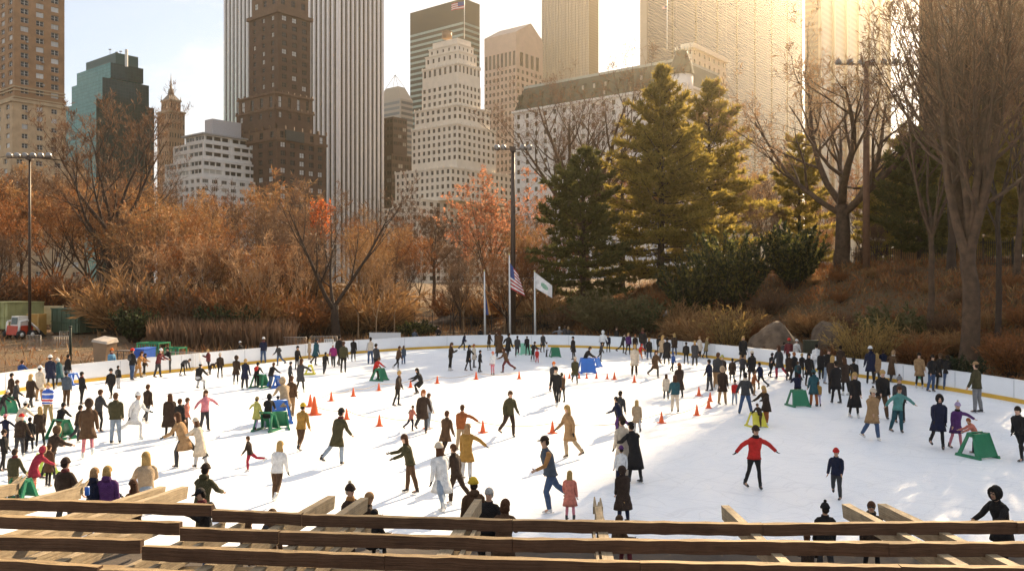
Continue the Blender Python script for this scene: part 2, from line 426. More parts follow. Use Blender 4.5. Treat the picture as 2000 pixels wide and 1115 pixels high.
for px,yy in ((52,78),(83,112),(110,60),(84,158),(110,140),(52,215)):
    mb=MB(); c=b1.corner(28,0); u=run(c,DB,px); p=c+DB*u+NB*.4; p.z=Z_at(yy,300)
    mb.box(p,(.7,.7,.5),rot=Matrix.Rotation(atan2(NB.x,-NB.y),3,'Z')); b1.part(mb,'air_conditioner',mat('ac_grey',(.35,.34,.32)))
b1.done()

# 2 stepped green glass tower
def gridglass(name,c1,c2,line,w,h,mw=.03,rough=.08):
    m,t,b=nt(name); uv=N(t,'ShaderNodeUVMap'); br=N(t,'ShaderNodeTexBrick'); br.offset=0
    br.inputs['Scale'].default_value=1; br.inputs['Brick Width'].default_value=w; br.inputs['Row Height'].default_value=h; br.inputs['Mortar Size'].default_value=mw*min(w,h)*1.2; br.inputs['Bias'].default_value=0; br.inputs['Mortar Smooth'].default_value=0
    br.inputs['Color1'].default_value=(*c1,1); br.inputs['Color2'].default_value=(*c2,1); br.inputs['Mortar'].default_value=(*line,1)
    t.links.new(uv.outputs[0],br.inputs[0]); t.links.new(br.outputs[0],b.inputs['Base Color']); b.inputs['Roughness'].default_value=rough; b.inputs['Specular IOR Level'].default_value=.25
    nz=N(t,'ShaderNodeTexNoise'); nz.inputs['Scale'].default_value=.12; t.links.new(uv.outputs[0],nz.inputs[0])
    bp=N(t,'ShaderNodeBump'); bp.inputs['Strength'].default_value=.06; t.links.new(nz.outputs[0],bp.inputs['Height']); t.links.new(bp.outputs[0],b.inputs['Normal'])
    return m
g1=gridglass('lit_teal_glass',(.05,.19,.18),(.07,.24,.22),(.02,.06,.055),1.5,1.7); g2=gridglass('shaded_teal_glass',(.006,.026,.024),(.012,.04,.036),(.035,.05,.05),1.5,1.7); g3=mat('teal_metal',(.02,.065,.058),.5,.1)  # one glass: left face painted as lit, right face painted as shaded
b2=Bld('glass_office_tower','stepped dark green glass office tower behind the tall bare tree at left',420,[g1,g2,g3],pane_d,fr_d)
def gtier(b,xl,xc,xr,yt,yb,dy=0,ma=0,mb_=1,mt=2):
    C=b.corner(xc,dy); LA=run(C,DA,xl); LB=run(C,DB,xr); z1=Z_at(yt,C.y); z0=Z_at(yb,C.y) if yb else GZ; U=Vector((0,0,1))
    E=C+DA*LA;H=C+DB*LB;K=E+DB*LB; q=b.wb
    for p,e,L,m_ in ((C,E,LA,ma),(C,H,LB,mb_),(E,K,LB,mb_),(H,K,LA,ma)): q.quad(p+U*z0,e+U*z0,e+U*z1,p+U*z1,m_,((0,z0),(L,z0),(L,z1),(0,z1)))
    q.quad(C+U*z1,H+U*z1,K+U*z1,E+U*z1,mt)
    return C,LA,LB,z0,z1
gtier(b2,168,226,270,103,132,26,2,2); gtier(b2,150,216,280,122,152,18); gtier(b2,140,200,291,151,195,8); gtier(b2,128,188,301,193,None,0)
mb=MB(); c=b2.corner(247,10)
mb.box((X_at(247,425),425,Z_at(114,425)),(1.1,1.1,8.5)); b2.part(mb,'vent_stack',mat('stack_pale',(.6,.6,.58)))
for px,h in ((215,4.0),(228,2.5),(236,3.0)):
    mb=MB(); p=Vector((X_at(px,455),455,Z_at(103,446))); mb.tube([p,p+Vector((0,0,h))],.12,5); mb.box(p+Vector((0,0,h)),(1.4,.4,.5)); b2.part(mb,'antenna',mat('antenna_grey',(.25,.25,.25)))
b2.done('glass_wall')

# 3 small brick tower with spire
b3=Bld('spired_tower','slim brown brick tower with pointed roof and thin spire beyond the glass tower',520,[brick('russet_brick',(.33,.19,.11),.2)],pane_b,fr_d,(1,2))
b3.tier(307,330,361,218,None,0,dict(nb=5,fh=5.6,ww=.4,wh=.5),dict(nb=6,fh=5.6,ww=.4,wh=.5),corn=(mat('tower_trim',(.36,.24,.15)),1.2,.6))
C,LA,LB,z0,z1=b3.tier(315,331,353,196,219,3,dict(nb=3,fh=6,ww=.3,wh=.5),dict(nb=3,fh=6,ww=.3,wh=.5),corn=(mat('tower_trim',(.36,.24,.15)),.8,.5))
mb=MB(); q=[C,C+DB*LB,C+DB*LB+DA*LA,C+DA*LA]; ce=C+DB*LB/2+DA*LA/2
mb.hexa([p+Vector((0,0,z1+.7)) for p in q],[ce+(p-ce)*.28+Vector((0,0,z1+5)) for p in q])
b3.part(mb,'roof',mat('copper_roof',(.2,.15,.11)))
mb=MB(); mb.tube([ce+Vector((0,0,z1+k)) for k in (4.5,8,8.2,11,18)],[2.0,1.6,.9,.5,.06],8); b3.part(mb,'spire',mat('copper_roof',(.2,.15,.11)))
for p in q:
    mb=MB(); mb.tube([p+Vector((0,0,z1)),p+Vector((0,0,z1+3.4))],[.5,.08],6)
    b3.part(mb,'finial',mat('tower_trim',(.36,.24,.15)))
b3.done()

# 4 low terraced white block
cw=mat('white_precast',(.62,.59,.55),.8,.1,.4)
b4=Bld('terraced_block','pale low terraced block with long ribbon windows left of the brown brick tower',330,[cw,mat('penthouse_metal',(.42,.41,.42),.6,.08)],pane_m,fr_w,(3,1))
b4.tier(318,392,533,345,None,0,dict(nb=7,fh=2.95,ww=.62,wh=.5),dict(nb=8,fh=2.95,ww=.62,wh=.5))
b4.tier(322,395,514,310,345,2,dict(nb=3,fh=3.1,ww=.86,wh=.52,zo=.2),dict(nb=3,fh=3.1,ww=.88,wh=.52,zo=.2))
b4.tier(338,397,506,276,310,4,dict(nb=2,fh=3.1,ww=.9,wh=.5,zo=.2),dict(nb=2,fh=3.1,ww=.9,wh=.5,zo=.2))
b4.tier(362,399,500,262,277,8,dict(nb=2,fh=2.6,ww=.92,wh=.62),dict(nb=2,fh=2.6,ww=.92,wh=.62),corn=(mat('roof_slab',(.3,.29,.28)),.6,1.2))
b4.tier(400,415,471,232,262,14,m=1)
b4.done()

# 5 dark brown brick tower with setbacks
bb=brick('umber_brick',(.075,.04,.025),.3); bt=mat('terracotta_trim',(.12,.068,.04),.8,.2,.5)
b5=Bld('brick_hotel_tower','dark brown brick tower with stepped terraces and balconies before the striped skyscraper',340,[bb,bt],pane_d,fr_d)
trim=mat('terracotta_trim',(.12,.068,.04))
b5.tier(460,540,637,272,None,0,dict(nb=4,fh=3.45,ww=.42,wh=.58,end=.6),dict(nb=5,fh=3.45,ww=.5,wh=.58,end=.8),corn=(trim,1.0,.5))
b5.tier(461,541,637,250,272,0.01,dict(nb=4,fh=6.0,ww=.35,wh=.7),dict(nb=5,fh=6.0,ww=.35,wh=.72),m=1)
b5.tier(462,538,612,212,250,5,dict(nb=4,fh=4.2,ww=.3,wh=.55),dict(nb=4,fh=4.2,ww=.3,wh=.55),corn=(trim,.8,.4))
b5.tier(466,538,609,182,213,6.5,dict(nb=4,fh=6.2,ww=.34,wh=.75),dict(nb=4,fh=6.2,ww=.32,wh=.75),m=1,corn=(trim,.8,.6))
b5.tier(487,543,606,24,183,11,dict(nb=3,fh=3.45,ww=.3,wh=.55,end=.5),dict(nb=3,fh=3.45,ww=.46,wh=.58,end=.6),corn=(trim,1.4,.9))
b5.tier(492,543,602,-50,22,12,dict(nb=3,fh=4.2,ww=.4,wh=.6),dict(nb=3,fh=4.2,ww=.4,wh=.65),m=1)
mb=MB()
for tx,ty,dy,xl,xr in ((540,250,0,461,637),(538,182,6.5,466,609),(538,212,5,462,612)):
    c=b5.corner(tx,dy); z=Z_at(ty,c.y)
    for d,L in ((DA,run(c,DA,xl)),(DB,run(c,DB,xr))):
        k=0
        while k<L: mb.box(c+d*k+Vector((0,0,z+.7)),(.7,.7,1.5)); k+=L/6.001
b5.part(mb,'parapet_pier',trim)
mb=MB(); c=b5.corner(540,-.6); mb.box(c+DB*(run(c,DB,590))*.7+Vector((0,0,Z_at(262,340))),(9,1.0,4.2),rot=Matrix.Rotation(atan2(NB.x,-NB.y),3,'Z')); b5.part(mb,'balcony',mat('iron_dark',(.04,.045,.04)))
b5.done()

# 6 white striped skyscraper
dg=gridglass('dark_curtain',(.010,.009,.008),(.022,.019,.016),(.05,.043,.036),1.2,1.9,.12,.15)
b6=Bld('striped_skyscraper','very tall white and black vertical striped skyscraper behind the brown brick tower',420,[dg,dg,mat('roof_grey',(.3,.3,.3))],pane_d,fr_d)
C,LA,LB,z0,z1=gtier(b6,441,661,746,-95,None)
pm=mat('white_marble_pier',(.72,.70,.69),.55,.06,.5)
for d,L,n,cnt in ((DA,LA,NA,27),(DB,LB,NB,10)):
    u=L/cnt
    for k in range(cnt+1):
        mb=MB(); p=C+d*(u*k)+n*.45; rot=Matrix.Rotation(atan2(n.x,-n.y),3,'Z')
        mb.box(p+Vector((0,0,(z0+z1)/2)),(u*.40 if 0<k else 1.4,.95,z1-z0),rot=rot); b6.part(mb,'pier',pm)
b6.done('curtain_wall')

# 7 dark green slab with pale bands
b7=Bld('banded_office_slab','dark green office slab with pale horizontal window bands behind the stepped white tower',620,[mat('green_black_panel',(.012,.019,.017),.5,.1,spec=.2),gridglass('band_glass',(.03,.045,.045),(.05,.075,.07),(.02,.03,.03),1.5,2.0),mat('roof_grey',(.3,.3,.3))],pane_d,fr_d)
C,LA,LB,z0,z1=gtier(b7,801,905,937,-3,None,0,0,0)
pb=mat('band_pale_green',(.24,.33,.31),.2,.1,.6)
for k in range(34):
    z=z1-18-k*4.2; mb=MB()
    for d,L,n in ((DA,LA,NA),(DB,LB,NB)):
        mb.box(C+d*L/2+n*.12+Vector((0,0,z)),(L-.3,.3,1.7),rot=Matrix.Rotation(atan2(n.x,-n.y),3,'Z'))
    b7.part(mb,'window_band',pb)
b7.done('panel_wall')

# 8 stepped white art deco tower
wl=mat('cream_limestone',(.72,.64,.53),.8,.09,.3)
b8=Bld('stepped_white_tower','cream stone tower stepping back to a crown with flagpole in the middle',400,[wl],pane_b,fr_d,(1,2))
k8=dict(fh=3.45,ww=.5,wh=.56)
b8.tier(748,815,1010,402,None,-7,dict(nb=6,**k8),dict(nb=16,**k8))
b8.tier(766,822,1008,390,None,-6,dict(nb=5,**k8),dict(nb=15,**k8),corn=(wl,.5,.2))
b8.tier(772,880,1002,327,390,-2,dict(nb=11,**k8),dict(nb=13,**k8),corn=(wl,.6,.25))
b8.tier(804,893,968,242,327,3,dict(nb=9,**k8),dict(nb=8,**k8),corn=(wl,.6,.3))
b8.tier(810,894,957,205,243,6,dict(nb=8,**k8),dict(nb=7,**k8),corn=(wl,.6,.35))
b8.tier(824,895,939,160,206,9,dict(nb=7,**k8),dict(nb=6,**k8))
b8.tier(825,895,938,124,161,9.3,dict(nb=7,fh=4.6,ww=.45,wh=.72),dict(nb=6,fh=4.6,ww=.45,wh=.72),corn=(wl,.8,.3))
b8.tier(831,895,931,100,124,12,dict(nb=6,fh=4.4,ww=.34,wh=.5),dict(nb=5,fh=4.4,ww=.34,wh=.5),corn=(wl,.5,.25))
b8.tier(838,894,925,86,101,14,dict(nb=5,fh=3.4,ww=.3,wh=.45),dict(nb=4,fh=3.4,ww=.3,wh=.45),corn=(wl,.5,.25))
b8.tier(845,893,920,74,87,16)
mb=MB(); p=Vector((X_at(873,425),425,Z_at(76,425))); mb.tube([p,p+Vector((0,0,3.2))],[2.6,2.4],10); mb.tube([p+Vector((0,0,3.2)),p+Vector((0,0,4.2))],[2.7,.3],10); b8.part(mb,'water_tank',mat('tank_wood',(.3,.2,.12)))
for tx,ty,dy,xl,xr in ((880,327,-2,772,1002),(893,242,3,804,968),(894,205,6,810,957),(895,124,9.3,825,938)):
    c=b8.corner(tx,dy); z=Z_at(ty,c.y)
    for d,L,nn in ((DA,run(c,DA,xl),NA),(DB,run(c,DB,xr),NB)):
        q=L/9
        for k in range(10):
            mb=MB(); mb.box(c+d*(q*k)+nn*.05+Vector((0,0,z+.3)),(.55,.55,1.6)); b8.part(mb,'crenel',wl)
b8.done()
def rooftop_flag(px,py0,py1,Y,fw,label,flagpy,wig=1):
    r=empty('rooftop_flag',P(px,py1,Y)); tag(r,label,'flag'); h=Z_at(py0,Y)-Z_at(py1,Y)
    mb=MB(); mb.tube([(0,0,0),(0,0,h)],[.22,.12],6); mb.build('pole',mat('pole_white',(.7,.7,.68),.4,.05),r)
    mb=MB(); hh=fw*.55; z=Z_at(flagpy,Y)-Z_at(py1,Y); n=8
    for k in range(n):
        for j in range(7):
            def q(a,b): u=a/n; return (-u*fw,sin(u*5)*.25*fw*.4,z+hh*(b/7-1)-u*u*fw*.25*wig)
            mb.quad(q(k,j),q(k,j+1),q(k+1,j+1),q(k+1,j),(2 if (k<3.5 and j>=3) else j%2),smooth=True)
    mb.build('cloth',[flr,flw,flb],r)
    return r
flr=mat('flag_red',(.45,.06,.06),.8); flw=mat('flag_white',(.75,.72,.7),.8); flb=mat('flag_blue',(.06,.09,.25),.8)
rooftop_flag(907,-30,76,428,6.5,'large striped flag flying on the pole atop the stepped cream tower',3)

# 9 small towers between the striped skyscraper and the cream tower
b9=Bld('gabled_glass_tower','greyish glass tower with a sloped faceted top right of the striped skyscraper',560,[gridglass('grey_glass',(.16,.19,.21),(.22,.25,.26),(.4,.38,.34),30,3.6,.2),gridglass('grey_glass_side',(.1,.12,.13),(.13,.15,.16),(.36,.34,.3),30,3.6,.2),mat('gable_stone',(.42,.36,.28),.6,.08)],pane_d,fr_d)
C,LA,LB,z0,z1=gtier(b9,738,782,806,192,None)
mb=MB(); q=[C,C+DB*LB,C+DB*LB+DA*LA,C+DA*LA]; ce=C+DB*LB/2+DA*LA/2
mb.hexa([p+Vector((0,0,z1)) for p in q],[ce+(p-ce)*.55+Vector((0,0,z1+9)) for p in q]); b9.part(mb,'roof',mat('gable_stone',(.42,.36,.28)))
mb=MB()
for p in q: mb.tube([ce+(p-ce)*.55+Vector((0,0,z1+9)),ce+Vector((0,0,z1+18))],.16,5)
b9.part(mb,'mast',mat('antenna_grey',(.25,.25,.25)))
b9.done('glass_wall')
b10=Bld('brown_office_block','brown office block squeezed between the striped skyscraper and the cream tower',450,[mat('brown_stone',(.075,.048,.033),.7,.15),],pane_m,fr_d,(2,1))
b10.tier(720,765,812,300,None,0,dict(nb=4,fh=4.0,ww=.8,wh=.55),dict(nb=4,fh=4.0,ww=.8,wh=.55))
b10.tier(722,768,795,228,300,8,dict(nb=3,fh=4.0,ww=.8,wh=.5),dict(nb=3,fh=4.0,ww=.82,wh=.5))
b10.done()

# 10 pinkish granite tower
pg=mat('pink_granite',(.46,.35,.28),.7,.08,.3)
bA=Bld('granite_tower','pinkish granite tower with tall slot windows near its sloping top, right of the cream tower',560,[pg],pane_b,fr_d,(2,1))
bA.tier(946,1008,1060,130,None,0,dict(nb=8,fh=4.6,ww=.5,wh=.55),dict(nb=6,fh=4.6,ww=.5,wh=.55))
bA.tier(946,1008,1060,98,131,0.01,dict(nb=8,fh=10,ww=.62,wh=.95),dict(nb=4,fh=10,ww=.6,wh=.95,end=3))
C,LA,LB,z0,z1=bA.tier(946,1008,1060,62,99,0.02,top=False)
mb=MB(); q=[C,C+DB*LB,C+DB*LB+DA*LA,C+DA*LA]; mid0=(q[0]+q[3])/2; U=Vector((0,0,1))
a,b_,c,d=[p+U*z1 for p in q]; r0=C+DB*LB*.55+U*(z1+9); r1=C+DB*LB*.55+DA*LA+U*(z1+9)
mb.poly([a,b_,r0]); mb.poly([d,r1,c]); mb.poly([a,r0,r1,d]); mb.poly([b_,c,r1,r0]); bA.part(mb,'pediment',pg)
bA.done()

# 11 tan glass slab
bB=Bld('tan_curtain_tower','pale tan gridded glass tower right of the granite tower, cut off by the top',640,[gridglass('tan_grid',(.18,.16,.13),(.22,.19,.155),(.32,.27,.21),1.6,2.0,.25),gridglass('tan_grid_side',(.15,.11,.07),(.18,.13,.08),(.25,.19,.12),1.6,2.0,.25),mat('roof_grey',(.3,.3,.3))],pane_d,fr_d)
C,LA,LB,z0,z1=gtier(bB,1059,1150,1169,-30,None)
mb=MB()
for k in range(15):
    p=C+DA*(LA*k/14)+NA*.2; mb.box(p+Vector((0,0,(z0+z1)/2)),(.35,.5,z1-z0),rot=Matrix.Rotation(atan2(NA.x,-NA.y),3,'Z'))
bB.part(mb,'mullion',mat('mullion_tan',(.42,.36,.28),.5,.05))
bB.done('glass_wall')

# 12 white hotel with green mansard
wp=mat('white_brick',(.66,.63,.6),.75,.06,.4); gr=mat('green_mansard',(.03,.045,.03),.6,.2,.5)
bC=Bld('mansard_hotel','white hotel with long green mansard roof rising behind the trees right of centre',330,[wp],pane_b,fr_d,(1,2))
C,LA,LB,z0,z1=bC.tier(1004,1338,1425,168,None,0,dict(nb=17,fh=4.1,ww=.34,wh=.5),dict(nb=7,fh=4.1,ww=.34,wh=.5),corn=(mat('white_trim',(.68,.66,.63)),1.0,.8))
q=[C,C+DB*LB,C+DB*LB+DA*LA,C+DA*LA]; ce=C+DB*LB/2+DA*LA/2; mb=MB(); i_=3.2
q2=[C+DA*i_+DB*i_,C+DB*(LB-i_)+DA*i_,C+DB*(LB-i_)+DA*(LA-i_),C+DA*(LA-i_)+DB*i_]
mb.hexa([p+U*(z1+.8) for p in q],[p+U*(z1+11) for p in q2]); bC.part(mb,'mansard_roof',gr)
mb=MB(); mb.hexa([p+U*(z1+11.0) for p in q2],[p+U*(z1+12.1) for p in q2]); bC.part(mb,'roof_curb',mat('copper_pale',(.35,.38,.34),.5,.1))
for row,(zz,inn) in enumerate(((2.6,.9),(6.3,2.0))):
    for k in range(15):
        u=LA*(k+.5)/15; p=C+DA*u+DB*inn; p.z=z1+zz; mb=MB(); rot=Matrix.Rotation(atan2(NA.x,-NA.y),3,'Z')
        mb.box(p,(1.7,2.6,2.6),0,rot); mb.box(p+NA*1.32,(1.0,.06,1.8),1,rot); mb.box(p+U*1.5,(2.0,2.8,.35),0,rot)
        bC.part(mb,'dormer',[gr,pane_m])
tc_=C+DA*3.2+DB*3.2
mb=MB()
mb.tube([tc_+U*(z1-6),tc_+U*(z1+5)],[4.6,4.6],14); bC.part(mb,'corner_turret',wp)
mb=MB(); mb.tube([tc_+U*(z1+k) for k in (5,5.4,9,13,14.6)],[5.0,4.9,4.2,2.6,2.4],14); bC.part(mb,'turret_roof',gr)
mb=MB()
for k in range(10):
    a=2*pi*k/10; p=tc_+Vector((2.5*cos(a),2.5*sin(a),z1+14.4)); mb.tube([p,p+U*1.6],[.3,.1],5)
bC.part(mb,'roof_cresting',mat('copper_pale',(.35,.38,.34)))
bC.done()
rooftop_flag(1303,-12,96,336,2.0,'slim white rooftop flagpole with a small furled flag above the hotel turret',12)

# 13 broad dark slab, 14 ribbed tower, 15 pale cornice block
bD=Bld('broad_glass_slab','broad dark glass slab of fine horizontal lines above the hotel roof',560,[gridglass('slab_glass',(.02,.015,.011),(.03,.023,.016),(.07,.055,.04),40,2.0,.2,.25),gridglass('slab_edge',(.3,.27,.22),(.33,.29,.24),(.3,.27,.22),3,2.0),mat('roof_grey',(.3,.3,.3))],pane_d,fr_d)
C,LA,LB,z0,z1=gtier(bD,1250,1264,1566,-400,None,0,1,0)
mb=MB()
for k in range(9): mb.box(C+DB*(LB*k/8)+NB*.25+Vector((0,0,(z0+z1)/2)),(.5,.6,z1-z0),rot=Matrix.Rotation(atan2(NB.x,-NB.y),3,'Z'))
bD.part(mb,'mullion',mat('mullion_dark',(.10,.085,.065)))
bD.done('glass_wall')
bE=Bld('ribbed_tower','pale ribbed tower with vertical piers rising behind the bare trees at right',520,[gridglass('rib_glass',(.03,.022,.015),(.045,.033,.022),(.09,.07,.05),30,3.6,.2,.3)]*2+[mat('roof_grey',(.3,.3,.3))],pane_d,fr_d)
C,LA,LB,z0,z1=gtier(bE,1572,1600,1736,-140,None)
for k in range(7):
    mb=MB(); mb.box(C+DB*(LB*k/6)+NB*.6+Vector((0,0,(z0+z1)/2)),(2.2,1.4,z1-z0),rot=Matrix.Rotation(atan2(NB.x,-NB.y),3,'Z')); bE.part(mb,'pier',mat('rib_stone',(.26,.21,.15),.6,.08))
bE.done('glass_wall')
bF=Bld('cornice_block','pale stone block with a flat overhanging cornice just right of the hotel turret',400,[mat('pale_stone',(.55,.48,.38),.75,.08)],pane_b,fr_d,(1,2))
bF.tier(1335,1352,1418,92,None,0,dict(nb=2,fh=4.2,ww=.4,wh=.5),dict(nb=7,fh=4.2,ww=.4,wh=.5),corn=(mat('pale_cornice',(.62,.58,.5)),2.2,1.0))
bF.done()

bG=Bld('shading_tower','broad tan tower added behind the crown of the huge elm to shade the ice',300,[brick('tan_brick',(.30,.175,.09)),mat('limestone_tan',(.46,.33,.2))],pane_b,fr_d,(1,2))  # tower inferred behind the elm, added and sized to shade the right ice
bG.tier(1795,1822,2060,-400,None,0,dict(nb=3,fh=3.6,ww=.45,wh=.55),dict(nb=9,fh=3.6,ww=.45,wh=.55))
bG.done()
# ---------------------------------------------------------------- trees
bark=mat('bark_brown',(.085,.05,.03),.9,.3,2.0,bump=.4); bark_g=mat('bark_grey',(.09,.055,.033),.9,.45,2.2,bump=1.0); bark_d=mat('bark_dark',(.05,.032,.022),.9,.3,2.0)
tw_r=leafmat('twig_russet',(.34,.14,.045),(.18,.075,.028),.25); tw_b=leafmat('twig_brown',(.22,.125,.07),(.13,.075,.042),.2); tw_d=leafmat('twig_dark',(.09,.05,.03),(.16,.085,.045),.15)
tw_t=leafmat('twig_tan',(.42,.24,.10),(.26,.14,.055),.3); tw_l=leafmat('twig_pale',(.42,.25,.13),(.28,.16,.08),.25)
lf_p=leafmat('leaf_coral',(.62,.22,.11),(.50,.27,.16),.45); lf_o=leafmat('leaf_orange',(.65,.13,.04),(.55,.2,.06),.45); lf_r=leafmat('leaf_rust',(.34,.13,.045),(.22,.09,.035),.4)
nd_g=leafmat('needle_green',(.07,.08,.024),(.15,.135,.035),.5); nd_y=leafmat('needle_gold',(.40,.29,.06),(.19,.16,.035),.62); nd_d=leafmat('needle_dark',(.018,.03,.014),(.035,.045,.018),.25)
sh_o=leafmat('shrub_olive',(.12,.11,.045),(.18,.14,.06),.3); sh_y=leafmat('shrub_gold',(.42,.27,.08),(.28,.19,.07),.4); sh_g=leafmat('shrub_green',(.05,.07,.025),(.09,.1,.035),.3)

def rv(r): 
    while True:
        v=Vector((r.uniform(-1,1),r.uniform(-1,1),r.uniform(-1,1)))
        if .05<v.length<1: return v.normalized()
def twig(mb,p,d,L,w,r,m=0):
    w=w*TWF
    s=d.cross(rv(r)); 
    if s.length<1e-3: return
    s.normalize(); q=p+d*L*.55+rv(r)*L*.08
    i=len(mb.v); mb.v += [tuple(p-s*w),tuple(p+s*w),tuple(q+s*w*.6),tuple(p+d*L+rv(r)*L*.12)]
    mb.f += [(i,i+1,i+2),(i+2,i+3,i)]; mb.m += [m,m]; mb.uv += [None,None]; mb.sm += [False,False]
def leaf(mb,p,s,r,m=0):
    a=rv(r)*s; b=a.cross(rv(r)); 
    if b.length<1e-4: return
    b=b.normalized()*s*.6
    mb.quad(p-a,p-b,p+a,p+b,m)
TWF=1.0
class Tree:
    """recursive bare tree: trunk tubes in .tr, twigs (and leaves) in .cr"""
    def __init__(s,seed,H,r0,fork,limbs,spread,up=.25,nb=(6,6,9),ntw=9,tl=1.1,tww=.011,leaf=0,leafs=.16,lean=(0,0),gnarl=.18,sub=(.62,.55),forkrise=.5,twz=0.0):
        s.r=random.Random(seed); s.tr=MB(); s.cr=MB(); s.H=H; s.up=up; s.nb=nb; s.ntw=ntw; s.tl=tl; s.tww=tww; s.leaf=leaf; s.leafs=leafs; s.gn=gnarl; s.sub=sub; s.twz=twz
        r=s.r
        top=Vector((lean[0],lean[1],fork)); n=6
        pts=[Vector((0,0,-.8))]+[top*(k/n)+Vector((r.uniform(-1,1),r.uniform(-1,1),0))*r0*.25*(0<k<n) for k in range(0,n+1)]
        rad=[r0*1.5,r0*1.3]+[r0*(1.05-.3*k/n) for k in range(1,n+1)]
        s.tr.tube(pts,rad,9)
        for i in range(limbs):
            a=2*pi*(i+r.uniform(-.3,.3))/limbs; sp=spread*r.uniform(.55,1.1)
            hz=(H-fork)*r.uniform(.8,1.05)
            d=Vector((cos(a)*sp,sin(a)*sp,hz*forkrise)); L=sqrt(sp*sp+hz*hz)*r.uniform(.72,.95)
            st=pts[-1-int(r.random()*2.2)]
            s.branch(st,d.normalized(),L,r0*.55*r.uniform(.75,1.1),0)
    def branch(s,p,d,L,rad,lv):
        r=s.r; n=(6,5,4,3)[lv]; pts=[p]; dirs=[]
        for k in range(n):
            d=(d+rv(r)*s.gn+Vector((0,0,s.up*(1 if lv<2 else .5)))/n*1.6).normalized()
            p=p+d*L/n; pts.append(p); dirs.append(d)
        rads=[rad*(1-.8*k/n) for k in range(n+1)]
        s.tr.tube(pts,rads,(7,5,4,3)[lv],cap=False)
        if lv<len(s.nb)-1+0:
            for j in range(s.nb[lv]):
                u=.22+.78*(j+r.random())/s.nb[lv]; k=min(n-1,int(u*n)); q=pts[k].lerp(pts[k+1],u*n-k)
                side=dirs[k].cross(rv(r)).normalized(); ang=r.uniform(.5,1.0)
                nd=(dirs[k]*cos(ang)+side*sin(ang)).normalized()
                s.branch(q,nd,L*s.sub[0 if lv==0 else 1]*(1.1-.55*u)*r.uniform(.75,1.2),max(.007,rads[k]*(.55 if lv<1 else .42)),lv+1)
        if lv>=len(s.nb)-2:
            c=s.nb[-1] if lv==len(s.nb)-1 else s.nb[-1]//2
            for j in range(c):
                for h in range(s.ntw):
                    u=.1+.9*r.random(); k=min(n-1,int(u*n)); q=pts[k].lerp(pts[k+1],u*n-k)
                    td=(dirs[k]*r.uniform(.4,1.0)+rv(r)*.75+Vector((0,0,s.twz))).normalized()
                    tL=s.tl*r.uniform(.4,1.2); twig(s.cr,q,td,tL,s.tww,r)
                    if s.leaf and r.random()<s.leaf: leaf(s.cr,q+td*tL*r.uniform(.3,1.0),s.leafs*r.uniform(.6,1.3),r,1)
def tree_things(T,name,label,cat,barkm,twm,loc,rz=0,sc=1,group=None,trn='trunk',crn='crown'):
    e=empty(name,loc,rz); e.scale=(sc,sc,sc) if not hasattr(sc,'__len__') else sc
    tag(e,label,cat,group)
    T.tr.build(trn,barkm,e); T.cr.build(crn,twm,e); return e
def tops(T):
    z=sorted(v[2] for v in T.cr.v); return z[int(len(z)*.985)]
def conifer(seed,H,rad,nwh,base=.12,droop=-.1,tuft=22,layer=1.0,top=.75,tl=.5,tw=.05):
    r=random.Random(seed); tr=MB(); cr=MB()
    tr.tube([(0,0,-.8),(0,0,0),(.1,0,H*.4),(0,.1,H*.75),(0,0,H)],[H*.022,H*.018,H*.013,H*.007,.02],8)
    for w in range(nwh):
        u=w/(nwh-1); z=H*(base+(1-base)*u**.95)
        L0=rad*((1-u)**top)*(1.0 if u>.12 else .75)+.25
        nb=r.randint(5,7) if u<.85 else 4; a0=r.uniform(0,6.28)
        for k in range(nb):
            a=a0+2*pi*k/nb+r.uniform(-.35,.35); L=L0*r.uniform(.55,1.15)
            if r.random()<.08: continue
            d=Vector((cos(a),sin(a),droop+.55*u)); p=Vector((0,0,z+r.uniform(-.25,.25))); pts=[p]; n=5
            for q in range(n):
                d=(d+Vector((0,0,.05))+rv(r)*.1).normalized(); p=p+d*L/n; pts.append(p)
            tr.tube(pts,[.05*(1-.8*q/n)*H/14+.006 for q in range(n+1)],3,cap=False)
            nt_=int(tuft*(.35+L/rad))
            for q in range(nt_):
                v=.18+.82*r.random()**.8; i=min(n-1,int(v*n)); b=pts[i].lerp(pts[i+1],v*n-i); dd=(pts[i+1]-pts[i]).normalized()
                side=Vector((-dd.y,dd.x,0))*r.choice((-1,1)); off=side*r.uniform(0,.55)*L*(1-v*.75)*.62*layer+Vector((0,0,r.uniform(-.12,.16)))
                c=b+off
                for h in range(5):
                    nd=(dd*.7+side*.5*r.random()+rv(r)*.8+Vector((0,0,.25))).normalized(); twig(cr,c,nd,tl*r.uniform(.6,1.3),tw,r)
    return tr,cr
